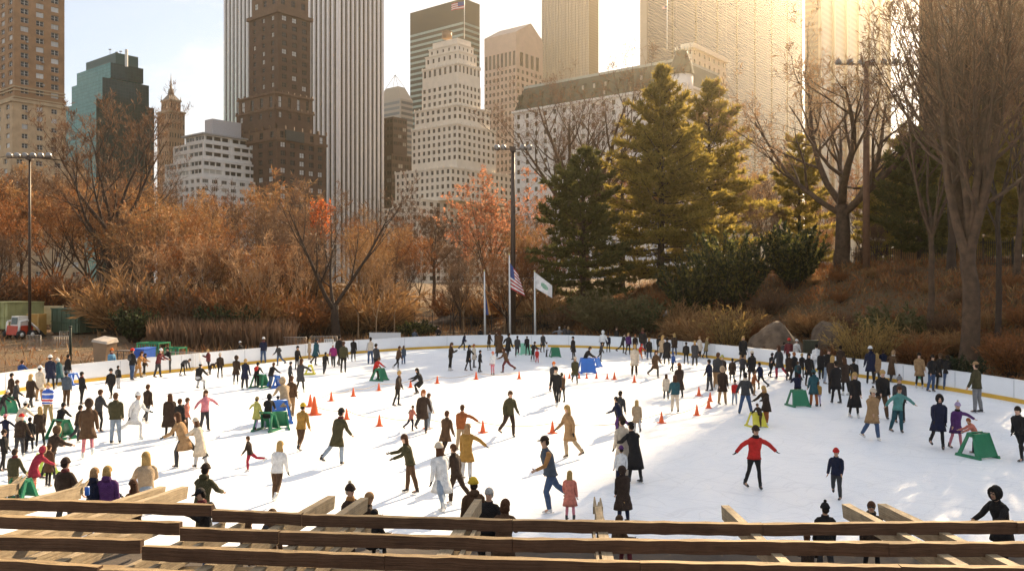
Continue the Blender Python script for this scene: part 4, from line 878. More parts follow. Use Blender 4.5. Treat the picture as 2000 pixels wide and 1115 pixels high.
PEOPLE='''
39 704 761 lean 180 jacket:blue denim short:chestnut
60 731 798 walk 170 coat:umber charcoal long:blond
77 715 784 stand 170 coat:cream tan beanie:white
99 694 762 stand -160 coat:navy black beanie:white
116 701 758 lean -120 parka:teal black pom:white
131 692 752 stand 150 jacket:black black short:dark
130 725 794 stand 180 puffer:steel brown beanie:steel
217 681 738 stand 60 jacket:sky denim beanie:orange S
231 714 759 stand 160 jacket:black pale short:dark
217 720 778 walk 0 puffer:black black beanie:black
258 681 742 stand 150 jacket:black denim beanie:red
270 686 738 lean 90 coat:camel tan long:chestnut
282 690 736 stand 120 jacket:umber black short:dark
309 681 737 lean 80 jacket:maroon charcoal beanie:white
330 678 728 phone -30 jacket:black charcoal short:dark
192 761 844 glide- 150 jacket:charcoal black short:chestnut
226 767 866 stand -170 puffer:olive paledenim short:chestnut
171 781 896 glide -160 parka:brown pink hoodup:umber hf
264 766 858 stride 70 coat:white white beanie:white g
287 751 828 glide 160 jacket:umber charcoal short:chestnut
331 769 853 stand -150 long:umber black long:chestnut p
94 747 828 stand 5 jersey:blue khaki short:blond | skater in blue jersey with white and red stripes facing the camera, khaki trousers
38 786 858 push 165 jacket:cream beige beanie:white
11 810 871 arms 180 jacket:navy navy pom:pink
38 810 893 wide 175 puffer:umber charcoal pom:red
47 822 884 stand 170 jacket:olive umber beanie:mint
78 794 872 stand -140 coat:umber black long:blond
117 789 857 push 178 jacket:black khaki beanie:black
98 835 936 lean- 150 puffer:umber black hoodup:brown hf
26 877 976 wide 170 jacket:olive khaki short:umber | man in olive jacket and sandy trousers with arms spread at the lower left edge
66 876 962 push 150 parka:crimson salmon hoodup:crimson f | girl in crimson hooded parka bending over the aid at lower left
126 896 1040 wide 165 puffer:umber charcoal beanie:umber
183 914 1062 hug 178 parka:navy navy bob:tan h
210 910 1062 stand 182 parka:purple denim bob:blond h | person in purple parka seen from behind at the front left rafters
285 885 1010 sit -150 coat:beige paledenim long:blond z0 | seated woman in beige coat with long blond hair on the front ledge
262 938 1075 stand -120 jacket:brown umber long:chestnut
5 762 812 push 90 jacket:black charcoal beanie:white
407 682 728 phone -60 puffer:maroon black short:blond
357 700 733 bend 80 jacket:charcoal black short:dark
387 709 762 crouch 170 jacket:black pale beanie:white
411 714 731 bend 100 coat:umber black long:dark
471 667 707 kick -110 jacket:black denim beanie:white
494 678 710 bend -120 jacket:black denim short:dark
514 659 709 stand -160 jacket:navy denim pom:white
461 695 751 stand 175 parka:umber black hoodup:umber hf
478 701 761 stand 170 coat:navy charcoal short:blond
501 709 757 push 178 jacket:black black beanie:black BR | child with red backpack pushing a green aid beside the dark coats
529 709 759 push 160 jacket:black denim short:chestnut
566 707 752 stand 120 jacket:charcoal black beanie:charcoal
587 701 767 reach- 150 coat:charcoal black long:chestnut
604 663 702 stand 100 coat:beige tan short:blond
616 662 714 glide 140 parka:teal black beanie:charcoal
651 671 717 walk 0 jacket:magenta charcoal pom:white
634 688 731 glide 170 jacket:black charcoal short:dark
350 779 860 stand 160 jacket:black black short:chestnut
362 777 850 reach 110 jacket:salmon brown short:chestnut
400 762 842 arms 60 sweater:pink charcoal long:chestnut
359 806 913 stride -100 coat:tan charcoal long:chestnut
391 818 912 lean -110 long:cream pale beanielong:cream
501 776 841 reach 150 parka:lime lilac beanie:khaki | child in lime green parka and lilac trousers beside a green aid
524 772 839 push -170 parka:black paledenim hoodup:black
543 775 822 push -160 jacket:blue navy helmet:navy
556 740 822 push -150 parka:beige charcoal hoodup:beige f
569 734 814 stand 165 jacket:brown tan short:chestnut
588 789 883 glide 160 jacket:gold brown beanie:yellow
488 852 920 kick -90 jacket:umber crimson short:brown
541 863 980 glide 170 sweater:white brown long:blond
659 800 908 glide- 150 coat:olive paledenim beanie:black S
394 911 1060 lean 170 parka:olive olive beanie:umber S
402 953 1115 phone -60 jacket:black denim cap:black XB
663 655 715 walk 160 jacket:black black short:dark
671 667 728 stand 170 jacket:olive black short:chestnut
723 659 711 stand -150 vest:cream denim cap:black
735 671 728 stand 150 jacket:charcoal black short:dark
733 698 743 push 60 jacket:red olive short:brown
777 676 724 glide 130 jacket:brown black short:chestnut
788 675 711 stand 160 jacket:steel denim long:brown
809 643 681 lean 170 jacket:steel black short:chestnut
856 637 678 wait 0 jacket:black black short:dark
880 669 724 phone 80 jacket:umber black long:chestnut
915 674 724 reach 70 coat:black black long:dark
926 672 718 stand 110 coat:cream grey short:rust
937 684 727 stand 100 jacket:black black short:dark
962 687 733 stand -30 jacket:white pink beanie:salmon
938 640 676 walk 0 jacket:black paledenim short:dark S
969 645 690 stand 100 coat:umber black short:chestnut
976 641 702 walk -160 long:brown black long:chestnut
992 650 704 reach 130 coat:black charcoal short:dark
989 679 728 stride -100 jacket:brown maroon long:chestnut
1010 656 697 glide 170 jacket:charcoal charcoal short:dark
1041 667 706 lean 70 jacket:black black short:dark
1049 689 709 stand 0 jacket:red red beanie:red
1068 668 697 stand 100 sweater:white charcoal short:dark
1093 638 677 hug 175 jacket:grey charcoal short:silver
1103 636 677 hug 180 jacket:charcoal black short:brown
1110 638 677 reachb 170 jacket:charcoal black bob:tan
1120 657 703 stand -60 coat:black black short:dark
1177 646 690 kick 160 jacket:white black hoodup:white
1173 668 706 glide 100 jacket:charcoal black short:dark
1205 639 681 stand -60 jacket:black denim short:brown
1227 650 693 stand 20 puffer:purple black long:blond
1240 653 692 stand 10 jacket:umber black short:rust
1256 641 696 stand 170 jacket:black charcoal short:chestnut
1250 672 702 push 30 jacket:red orange beanie:red
1239 673 735 stand 160 coat:cream umber short:blond
1143 677 728 push 100 jacket:black black short:dark
1123 697 750 walk 0 parka:olive black beanie:cream
1080 707 765 stand 20 jacket:charcoal charcoal beanie:orange
1087 717 793 walk -20 jacket:black black beanie:black S
1098 728 786 stand -160 jacket:brown black short:dark
995 763 853 glide 30 jacket:olive umber short:brown
1112 791 895 glide- -60 coat:tan beige long:blond
1075 852 1000 stride -70 vest:steel denim cap:umber b | man in slate blue padded vest with brown sleeves and jeans striding, cap on
1113 921 1018 glide 170 dress:salmon pink long:blond | child in a salmon flared dress at the front, long blond hair
1208 764 842 glide 150 jacket:charcoal black short:dark
1211 776 848 stride -120 jacket:navy purple cap:black
1216 815 936 stand -150 long:cream cream beanie:umber
1240 827 943 lean -160 long:black black cap:black
1244 782 848 glide 170 coat:beige pale long:blond
1212 872 960 stand -170 sweater:white navy beanie:purple
1217 912 1020 stand -165 long:umber navy hoodup:umber p | person in long dark brown coat with hood at the front right of centre
1280 684 738 glide 30 coat:brown charcoal long:chestnut
1287 655 692 stand 160 jacket:black black short:dark
1292 655 705 reach 110 coat:beige charcoal long:blond
1302 659 712 stand 170 long:black black short:dark
1317 651 694 stand 170 coat:umber denim long:blond
1314 689 726 glide 120 jacket:blue charcoal short:blue
1327 710 777 stand -170 long:umber black beanielong:rust
1301 731 780 stand 170 coat:cream charcoal long:chestnut
1318 733 805 stand 175 sweater:teal cream long:chestnut
1357 665 716 stand 160 coat:charcoal charcoal short:blond
1366 657 700 stand 120 coat:cream umber short:tan
1379 659 700 reach 60 parka:khaki black short:blond
1399 689 762 glide 140 jacket:charcoal tan short:chestnut
1411 694 752 stand 0 jacket:umber black beanie:lime
1411 716 790 stand 5 parka:umber tan hoodup:beige f
1435 742 791 stand 0 jacket:red paledenim beanie:black
1451 656 712 stand 0 coat:black tan long:blond
1450 692 745 reach 150 jacket:charcoal black short:dark
1468 686 747 stand -170 parka:black brown beanie:cream
1456 728 810 wide 175 jacket:charcoal denim cap:black
1471 724 773 glide 60 jacket:rust tan short:brown
1493 676 710 reachb 170 jacket:black black short:chestnut
1522 675 740 glide -150 coat:charcoal crimson long:chestnut
1541 661 718 stand 170 jacket:maroon black pom:red
1555 663 712 stand 10 coat:white black pom:white
1541 690 744 stand 160 coat:umber black short:chestnut
1553 688 744 walk -160 jacket:black charcoal short:rust
1580 690 754 stand 0 coat:black black long:dark
1559 706 752 stand 170 jacket:teal maroon short:brown
1594 672 730 stand 170 jacket:white pale short:dark
1617 681 750 wait 10 jacket:black paledenim short:brown
1633 705 788 stand -170 coat:black black short:dark
1642 675 735 stand 170 coat:umber black short:dark
1625 695 770 glide 150 jacket:umber umber long:blond
1651 698 772 hug -160 coat:umber black long:chestnut
1640 672 722 stand 100 coat:brown charcoal short:brown
1558 728 786 push 170 jacket:navy black long:dark
1589 723 794 stand 178 parka:teal rust beanie:teal
1598 745 794 stand 160 jacket:gold lilac short:brown
1497 753 829 lean -60 coat:umber rust long:blond
1484 790 834 push -50 jacket:umber brown short:chestnut
1473 832 955 arms 8 jacket:red black beanie:umber gS | woman in red jacket and black leggings with both arms held out
1634 875 975 glide -30 jacket:navy charcoal beanie:red | child in navy jacket and red beanie alone on the shaded ice
1669 727 816 stand 5 long:black black long:blond
1700 677 750 stand 175 parka:navy black beanie:white
1712 690 748 stand 160 coat:tan charcoal long:blond
1725 683 736 stand 150 jacket:navy black short:brown
1741 684 746 reach 100 long:brown charcoal bob:tan
1796 689 758 stand -20 coat:tan black long:dark
1820 693 765 stand 20 jacket:black denim short:dark
1836 690 760 stand 175 coat:black black short:brown
1850 694 762 stand 150 jacket:black denim short:dark S
1908 687 806 stand -150 jacket:olive grey cap:tan b
1722 722 818 walk 0 puffer:black brown short:blond
1703 759 859 walk 10 parka:tan denim pom:cream f
1753 754 845 arms 5 sweater:mint teal short:chestnut
1758 736 826 stand -20 jacket:charcoal black pom:grey
1832 771 877 walk -15 coat:navy black hoodup:black | adult in dark coat, hood up, holding hands with the purple child
1867 786 876 reach 5 coat:purple pink pom:lilac | child in purple coat, pink leggings and bobble hat holding hands
1905 817 884 push -100 jacket:salmon navy short:rust
1994 793 900 stride -60 jacket:black black short:dark
1958 950 1115 lean -70 parka:black black hoodup:black | large figure in black hooded parka bending at the lower right corner
1611 984 1130 stand 178 puffer:black charcoal pom:black
1703 979 1130 stand -20 parka:umber black short:chestnut X
1578 1046 1150 sit 160 jacket:umber black short:chestnut
681 948 1110 stand 60 jacket:umber umber pom:umber
707 964 1090 sit 120 parka:umber black bob:tan
925 935 1105 stand -160 parka:brown umber beanie:yellow
954 952 1125 stand -15 jacket:black black grey:silver
983 977 1150 phone 170 coat:brown brown bob:chestnut
722 998 1110 sit 150 jacket:black black short:black
527 995 1150 stand 150 jacket:brown umber bob:brown
478 1012 1120 sit 150 coat:brown tan long:brown
1202 1008 1110 sit 120 jacket:brown maroon bob:brown
801 848 963 lean- -75 jacket:olive brown long:chestnut
864 868 1006 stride- -150 coat:white paledenim beanielong:cream
891 868 985 glide -120 jacket:umber umber short:chestnut
911 828 938 reachb 160 coat:gold pale long:tan
870 803 892 glide 150 coat:brown umber short:chestnut
901 791 880 reachb 170 jacket:rust beige short:chestnut
777 724 793 reachb 90 jacket:umber black short:blond
823 719 770 crouch -80 coat:black black long:dark
826 760 846 glide 20 coat:umber charcoal bob:rust
803 793 842 glide 60 jacket:salmon navy short:chestnut
838 768 838 stand 120 jacket:pale paledenim short:brown
1530 668 712 stand 140 coat:charcoal black short:dark
1566 690 738 stand 20 jacket:black black short:blond
1604 684 742 walk 150 coat:black charcoal long:chestnut
1668 700 762 stand 160 jacket:black charcoal beanie:black
1655 676 728 stand 10 jacket:umber black short:chestnut
1506 690 738 glide 120 jacket:black black beanie:charcoal
1485 708 760 glide -150 jacket:navy black short:dark
1430 700 748 stand 170 coat:umber black short:dark
1386 702 764 stand -140 jacket:navy charcoal short:dark
1340 668 712 stand 170 jacket:black black short:dark
1268 660 702 stand 10 coat:black denim long:blond
1216 650 690 glide 70 jacket:charcoal black short:dark
1188 652 688 stand 170 jacket:navy black beanie:navy
1060 650 688 stand 30 coat:charcoal black short:chestnut
1030 655 694 stand -150 jacket:black black beanie:white
955 648 684 stand 60 coat:umber black short:dark
905 650 684 glide 100 jacket:navy charcoal short:dark
690 660 706 stand 170 coat:black black short:chestnut
580 676 722 stand 60 jacket:black black beanie:black
545 672 714 glide -100 jacket:charcoal denim short:dark
430 690 738 stand 30 jacket:umber black beanie:cream
160 726 790 stand 150 jacket:black black short:dark
20 730 790 stand 150 coat:umber black beanie:black
30 742 806 walk 120 jacket:charcoal black short:chestnut
152 792 866 glide 140 jacket:umber charcoal short:dark
58 815 884 stand -160 coat:black black short:dark
8 840 920 stand 120 jacket:black black beanie:umber
95 868 950 stand 160 coat:brown black short:chestnut
861 571 588 stand 100 jacket:umber black short:white z2.35 | far off walker in white hat on the hillside path above the rock ledge
'''
# ---------------------------------------------------------------- people
PC=dict(black=(.018,.017,.018),charcoal=(.05,.05,.055),grey=(.2,.2,.21),pale=(.5,.5,.52),white=(.78,.78,.78),cream=(.62,.53,.42),beige=(.42,.31,.2),tan=(.36,.22,.11),camel=(.40,.20,.07),brown=(.10,.055,.03),umber=(.045,.028,.02),rust=(.32,.10,.03),orange=(.75,.18,.03),red=(.55,.03,.025),crimson=(.36,.03,.06),maroon=(.13,.025,.03),pink=(.62,.22,.27),salmon=(.65,.22,.16),magenta=(.30,.03,.16),purple=(.10,.035,.15),lilac=(.42,.34,.55),navy=(.013,.018,.045),blue=(.03,.08,.26),sky=(.16,.36,.55),denim=(.06,.10,.19),paledenim=(.3,.36,.44),teal=(.025,.085,.105),mint=(.10,.27,.25),green=(.03,.11,.05),olive=(.065,.058,.028),khaki=(.27,.21,.10),lime=(.42,.42,.12),yellow=(.6,.4,.04),gold=(.34,.19,.045),blond=(.45,.29,.11),chestnut=(.09,.04,.02),dark=(.02,.014,.01),silver=(.45,.44,.43),steel=(.07,.09,.12))
PCW=dict(pale='pale grey',umber='dark brown',paledenim='pale denim',mint='mint green',lime='lime green',steel='slate blue',dark='dark')
CM={}
def cloth(c):
    if c not in CM: CM[c]=mat('cloth_'+c,PC[c],.85,.2,9.0,spec=.2,bump=.9)
    return CM[c]
SKIN=[mat('skin_light',(.55,.33,.23),.55,.08,12),mat('skin_tan',(.42,.25,.16),.55,.08,12),mat('skin_deep',(.16,.085,.05),.55,.08,12)]
eyem=mat('eye_dark',(.03,.02,.015),.3,.05); lipm=mat('lip',(.35,.12,.1),.5,.05)
bootb=mat('skate_black',(.02,.02,.022),.45,.1); bootw=mat('skate_white',(.6,.6,.58),.45,.1); bladem=mat('blade_steel',(.55,.56,.58),.25,.05,metal=.8); furm=mat('fur_trim',(.45,.32,.2),.95,.35,30)

# pose: lean, (flex,abduct,knee)x2 for the legs, (flex,abduct,elbow,inward)x2 for the arms, head pitch
POSE={
'stand':(3,((3,4,4),(-3,5,4)),((8,5,22,4),(3,5,16,2)),4),
'wait':(2,((2,5,2),(0,5,2)),((18,14,75,35),(16,14,78,35)),6),
'phone':(4,((4,4,4),(-3,4,4)),((28,8,98,22),(22,8,92,22)),22),
'walk':(7,((22,3,10),(-18,5,24)),((-12,4,20,2),(16,4,28,6)),4),
'glide':(12,((14,3,20),(-26,8,22)),((16,10,32,6),(-8,13,24,2)),2),
'stride':(17,((26,2,34),(-38,12,18)),((26,12,40,4),(-26,12,26,0)),0),
'wide':(5,((6,11,6),(-4,12,8)),((8,18,18,2),(6,20,18,0)),3),
'arms':(5,((8,5,10),(-6,6,10)),((6,58,6,0),(4,56,8,0)),3),
'push':(36,((18,7,16),(-12,6,14)),((46,10,18,5),(44,10,18,5)),10),
'lean':(20,((10,5,6),(-8,6,4)),((44,12,30,10),(40,12,30,10)),8),
'bend':(82,((6,11,10),(-4,11,10)),((12,6,8,0),(4,6,10,0)),10),
'reach':(8,((6,6,8),(-8,6,10)),((14,66,6,0),(6,10,14,0)),2),
'reachb':(8,((6,6,8),(-8,6,10)),((6,10,14,0),(14,66,6,0)),2),
'kick':(14,((10,4,16),(-48,6,36)),((16,20,24,0),(-12,24,18,0)),0),
'sit':(14,((78,9,80),(74,9,78)),((30,10,45,10),(30,10,50,10)),6),
'crouch':(30,((75,12,85),(60,12,90)),((45,12,20,5),(45,12,20,5)),5),
'hug':(4,((4,5,4),(-2,5,4)),((10,74,20,0),(8,60,30,0)),2),
}
def ringp(c,ax,ru,rv_,n=10,wob=0):
    ax=ax.normalized(); u=Vector((1,0,0)); u=(u-ax*u.dot(ax)); u=u.normalized() if u.length>.05 else Vector((0,1,0)); v=ax.cross(u)
    return [c+u*cos(2*pi*j/n)*ru+v*sin(2*pi*j/n)*rv_ for j in range(n)]
def skeleton(pose,rr,mir=False,jit=5):
    lean,legs,arms,hp=POSE[pose]; J={}
    if mir: legs=legs[::-1]; arms=arms[::-1]
    g=lambda a: a+rr.uniform(-jit,jit)
    la=radians(g(lean)); up=Vector((0,-sin(la),cos(la))); sway=radians(rr.uniform(-3,3)); up=(up+Vector((sin(sway),0,0))).normalized()
    pel=Vector((0,0,0)); J['pel']=pel; J['up']=up
    mid=(up+Vector((0,0,1))).normalized() if lean>25 else up
    J['waist']=pel+mid*.16; J['chest']=J['waist']+up*.23; J['neck']=J['chest']+up*.17
    J['legs']=[];J['arms']=[]
    def dv(f,b,s): f=radians(f);b=radians(b); return Vector((s*sin(b),-sin(f)*cos(b),-cos(f)*cos(b)))
    for s,(f,b,k) in zip((1,-1),legs):
        f=g(f);k=max(2,g(k)); hip=pel+Vector((s*.088,0,-.05)); kn=hip+dv(f,b,s)*.43; an=kn+dv(f-k,b*.9,s)*.43; J['legs'].append((hip,kn,an,radians(f-k),s))
    for s,(f,b,e,inn) in zip((1,-1),arms):
        f=g(f); e=max(4,g(e)); b=g(b)*1.0; sh=J['neck']-up*.095+Vector((s*.185,0,0)); el=sh+dv(f,b,s)*.285
        d2=dv(f+e,b*.75-inn,s); wr=el+d2*.25; J['arms'].append((sh,el,wr,d2,s))
    hd=radians(g(hp)*.6+lean*.35); J['hup']=Vector((0,-sin(hd),cos(hd))); J['head']=J['neck']+up*.06+J['hup']*.13; J['hfw']=Vector((0,-cos(hd),-sin(hd)))
    lo=min(a[2].z for a in J['legs'])-.095; J['dz']=-lo
    sh=Vector((0,0,-lo))
    for k in ('pel','waist','chest','neck','head'): J[k]=J[k]+sh
    J['legs']=[(a+sh,b+sh,c+sh,d,s) for a,b,c,d,s in J['legs']]; J['arms']=[(a+sh,b+sh,c+sh,d,s) for a,b,c,d,s in J['arms']]
    return J
def body_src(J,near):
    """one skinned chain: pelvis, spine, neck, head, arms, hands with five fingers, legs and feet"""
    V=[];E=[];Rd=[]
    def add(p,r,par=None):
        V.append(tuple(p)); Rd.append(r if hasattr(r,'__len__') else (r,r)); i=len(V)-1
        if par is not None: E.append((par,i))
        return i
    up=J['up']; pl=add(J['pel'],(.13,.10)); wa=add(J['waist'],(.12,.09),pl); ch=add(J['chest'],(.14,.10),wa); ne=add(J['neck'],(.055,.055),ch)
    hb=add(J['head']-J['hup']*.075+J['hfw']*.012,(.067,.076),ne); hm=add(J['head']+J['hup']*.0,(.087,.103),hb); ht=add(J['head']+J['hup']*.075-J['hfw']*.01,(.07,.084),hm)
    nb=add(J['head']-J['hup']*.012+J['hfw']*.113,.012,hm)
    for sh,el,wr,d,s in J['arms']:
        a=add(sh,.042,ch); b=add(el,.034,a); c=add(wr,.027,b); pm=add(wr+d*.07,(.034,.018),c)
        lat=Vector((0,-1,0)); lat=(lat-d*lat.dot(d)); lat=lat.normalized() if lat.length>.1 else Vector((1,0,0)); pn=d.cross(lat)*s
        for q,(o,L) in enumerate(((.026,.072),(.009,.082),(-.009,.076),(-.026,.058))):
            k1=wr+d*.085+lat*o; k2=k1+(d*.92-pn*.35)*L*.55; k3=k2+(d*.6-pn*.8).normalized()*L*.5
            i1=add(k2,.0085,pm); add(k3,.007,i1)
        t1=wr+d*.045+lat*.045; i1=add(t1,.010,pm); add(t1+(d*.8+lat*.5).normalized()*.045,.008,i1)
    for hp,kn,an,f,s in J['legs']:
        a=add(hp,(.07,.07),pl); b=add(kn,.04,a); c=add(an,.03,b); add(an+Vector((0,-.13,-.045)),(.036,.028),c)
    me=bpy.data.meshes.new('person_cage'); me.from_pydata(V,E,[])
    o=bpy.data.objects.new('person_cage',me); COL.objects.link(o)
    md=o.modifiers.new('s','SKIN'); md.use_smooth_shade=True
    sv=me.skin_vertices[0].data
    for i,r_ in enumerate(Rd): sv[i].radius=r_; sv[i].use_root=(i==0)
    sb=o.modifiers.new('u','SUBSURF'); sb.levels=sb.render_levels=2 if near else 1
    return o
def jacket_mb(J,style,rr,puff=False,hood=False,fur=False,m2=None):
    mb=MB(); up=J['up']; k=1.27 if puff else 1.15
    hem={'jacket':.10,'coat':.36,'long':.56,'vest':.06,'dress':.40}.get(style,.1)
    d=Vector((0,0,-1)); av=((J['legs'][0][1]+J['legs'][1][1])/2-J['pel']); lw=abs(J['legs'][0][1].x-J['legs'][1][1].x)
    d=(av.normalized()*.75+Vector((0,0,-1))*.25).normalized()
    fl=1+hem*.55+rr.uniform(0,.12)
    fwd=abs(J['legs'][0][1].y-J['legs'][1][1].y)
    rings=[]
    def rg(c,ax,a,b): rings.append(ringp(c,ax,a*k,b*k,12))
    hx=.165*fl+lw*.18*min(1,hem*2); hy=.125*fl+fwd*.22*min(1,hem*2.2)
    e=J['pel']+d*hem
    rg(e+Vector((0,0,.03)),-d,hx*.93,hy*.9); rg(e,-d,hx,hy); 
    if hem>.3: rg(J['pel']+d*hem*.5,-d,(.172+hx)/2,(.135+hy)/2)
    rg(J['pel']+d*.04,-d+up*.3,.172,.135); rg(J['waist'],up,.155,.122); rg(J['waist']+up*.11,up,.172,.132)
    rg(J['chest']+up*.03,up,.186,.135); rg(J['neck']-up*.10,up,.172,.115); rg(J['neck']-up*.05,up,.125,.10); rg(J['neck']-up*.01,up,.082,.078); rg(J['neck']+up*.045,up,.072,.07)
    if puff:
        rr2=[]
        for a,b in zip(rings[1:-3],rings[2:-2]): rr2 += [a]+[[p+(p-sum(b,Vector())/12)*.0-((p-q)*.5)+((p-sum(a,Vector())/12).normalized()*.016) for p,q in zip(a,b)]]
        rings=[rings[0]]+rr2+rings[-3:]
    mb.loft(rings,0,True)
    for sh,el,wr,dd,s in J['arms']:
        if style=='vest': 
            mb.tube([sh-Vector((s*.07,0,0)),sh,sh+(el-sh)*.5,el,wr+dd*.0],[.07,.066,.058,.05,.038],8,1)
        else:
            mb.tube([J['neck']-up*.05+Vector((s*.06,0,0)),sh+up*.012-Vector((s*.035,0,0)),sh-up*.03,sh+(el-sh)*.45,el,el+(wr-el)*.5,wr+dd*.015,wr+dd*.016],[.045*k,.062*k,.066*k,.062*k,.055*k,.05*k,.044*k,.03],9,0)
    if hood: # hood down on the shoulders
        c=J['neck']-J['hfw']*.085+up*.02; mb.ell(c,(.12,.075,.085),2 if fur else 0,10,5)
    return mb
def trousers_mb(J,wide=1.0,short=None):
    mb=MB(); p=J['pel']; mb.ell(p+Vector((0,0,-.02)),(.168,.125,.13),0,12,6)
    for hp,kn,an,f,s in J['legs']:
        a=hp+Vector((0,0,.03)); e=an+Vector((0,0,.02))
        mb.tube([a,hp.lerp(kn,.25),hp.lerp(kn,.6),kn,kn.lerp(an,.35)+Vector((0,.012,0)),kn.lerp(an,.8),e],[.1,.104,.088*wide,.07*wide,.072*wide,.06*wide,.056*wide],9,0)
    return mb
def skate_mb(an,f,s):
    mb=MB(); M=Matrix.Rotation(-f*.5,3,'X')@Matrix.Rotation(-s*.2,3,'Z')
    def q(v): return an+M@Vector(v)
    mb.tube([q((0,.0,.11)),q((0,.005,.03)),q((0,.0,-.03))],[.052,.052,.05],8,0)
    def ov(y,z,a,b): return [q((a*cos(2*pi*j/8),y,z+b*sin(2*pi*j/8))) for j in range(8)]
    mb.loft([ov(.06,-.025,.03,.03),ov(.03,-.02,.046,.045),ov(-.06,-.03,.046,.038),ov(-.14,-.038,.044,.028),ov(-.185,-.043,.025,.016)],0)
    for y in (.03,-.09): mb.box(q((0,y,-.068)),(.014,.05,.03),1,M)
    mb.box(q((0,-.035,-.086)),(.006,.29,.02),1,M)
    return mb
def head_mb(J,style,rr):
    """hair, hat or hood as one mesh; slot 0 main, 1 second"""
    mb=MB(); h=J['head']; u=J['hup']; f=J['hfw']; x=u.cross(f); M=Matrix((x,-f,u)).transposed()*1.08
    def c(v): return h+M@Vector(v)
    cap=lambda r,z0,off=(0,.012,.015),m=0: mb.ell(c(off),r,m,12,6,M,z0,1.0)
    if style in('short','grey','bald'):
        cap((.094,.108,.118),-.05); mb.ell(c((0,.045,-.02)),(.088,.075,.09),0,10,5,M)
    elif style in('long','bob'):
        cap((.1,.112,.122),-.08)
        L=.30 if style=='long' else .15
        mb.loft([[c((cos(a)*rx,.05+sin(a)*ry,z)) for a in [2*pi*j/10 for j in range(10)]] for z,rx,ry in ((.05,.092,.07),(-.05,.1,.068),(-L*.6,.105,.055),(-L,.07,.03))],0)
    elif style=='bun':
        cap((.096,.11,.12),-.08); mb.ell(c((0,.05,.13)),(.045,.045,.045),0,8,5)
    elif style in('beanie','pom','beanielong','pomlong'):
        cap((.104,.116,.135),.02,(0,.008,.03)); 
        mb.loft([[c((cos(a)*rx,.008+sin(a)*ry,z)) for a in [2*pi*j/12 for j in range(12)]] for z,rx,ry in ((.02,.1,.112),(.02,.11,.122),(.062,.11,.122),(.066,.1,.112))],0)
        if 'pom' in style: mb.ell(c((0,.02,.185)),(.042,.042,.042),1,8,6)
        if 'long' in style: mb.loft([[c((cos(a)*rx,.055+sin(a)*ry,z)) for a in [2*pi*j/10 for j in range(10)]] for z,rx,ry in ((.05,.09,.06),(-.05,.1,.062),(-.16,.105,.055),(-.26,.06,.03))],1)
        else: mb.ell(c((0,.05,-.02)),(.086,.066,.08),1,10,5,M)
    elif style=='cap':
        cap((.1,.112,.12),.08,(0,.01,.025)); mb.loft([[c((cos(a)*rx,-.075+sin(a)*ry,z)) for a in [2*pi*j/10 for j in range(10)]] for z,rx,ry in ((.034,.075,.1),(.042,.078,.105))],0); mb.ell(c((0,.05,-.02)),(.086,.066,.08),1,10,5,M)
    elif style=='hoodup':
        mb.ell(c((0,.04,.01)),(.122,.12,.155),0,12,8,M); mb.loft([[c((cos(a)*rx,y,.005+sin(a)*rz)) for a in [2*pi*j/12 for j in range(12)]] for y,rx,rz in ((-.03,.12,.15),(-.07,.115,.14),(-.07,.088,.11),(-.02,.09,.115))],1,False)
    elif style=='helmet':
        cap((.115,.128,.135),-.02); mb.ell(c((0,.05,-.03)),(.084,.06,.07),1,8,5,M)
    if style!='hoodup':
        for s in (-1,1): pass
    return mb

GARW=dict(jacket='jacket',puffer='puffer jacket',coat='coat',parka='hooded parka',long='long coat',vest='padded vest',dress='flared dress',jersey='striped jersey',sweater='sweater')
HEADW=dict(short='short %s hair',long='long %s hair',bob='%s bob',bun='%s hair bun',beanie='%s beanie',pom='%s bobble hat',beanielong='%s beanie over long hair',pomlong='%s bobble hat over long hair',cap='%s cap',hoodup='%s hood up',helmet='%s helmet',grey='grey hair')
POSEW=dict(stand='standing',wait='standing, hands clasped',phone='looking down at hands',walk='stepping',glide='gliding',stride='striding',wide='skating, arms apart',arms='arms spread wide',push='pushing forward',lean='leaning forward',bend='bent double',reach='one arm held out',reachb='one arm held out',kick='gliding on one leg',sit='seated',crouch='crouching',hug='arm round a friend')
PL=[]
for ln in PEOPLE.strip().splitlines():
    ln=ln.split('#')[0].strip()
    if ln: PL.append(ln)
rp=random.Random(99); recs=[]
for ln in PL:
    lab=None
    if '|' in ln: ln,lab=[x.strip() for x in ln.split('|')]
    a=ln.split(); px,hy,fy=float(a[0]),float(a[1]),float(a[2]); pose=a[3]; mir=pose.endswith('-'); pose=pose.rstrip('-')
    face=float(a[4]); gar,tcol=a[5].split(':'); leg=a[6]; hd,hc=a[7].split(':'); opts=a[8] if len(a)>8 else ''
    Yd=F*CAMZ/(fy-HOR); z=0
    zo=float(opts.split('z')[1]) if 'z' in opts else 0.0
    Yd=F*(CAMZ-zo)/(fy-HOR)
    recs.append(dict(px=px,hy=hy,fy=fy,pose=pose,mir=mir,face=face,gar=gar,tcol=tcol,leg=leg,hd=hd,hc=hc,opts=opts,lab=lab,Y=Yd))
cages=[]
for q in recs:
    q['J']=skeleton(q['pose'],rp,q['mir']); q['near']=q['Y']<34; q['cage']=body_src(q['J'],q['near'])
bpy.context.view_layer.update(); dg_=bpy.context.evaluated_depsgraph_get()
for q in recs:
    q['me']=bpy.data.meshes.new_from_object(q['cage'].evaluated_get(dg_))
for q in recs:
    m0=q['cage'].data; bpy.data.objects.remove(q['cage']); bpy.data.meshes.remove(m0)
def cw_(c): return PCW.get(c,c)
PEOPLE_OBJ=[]
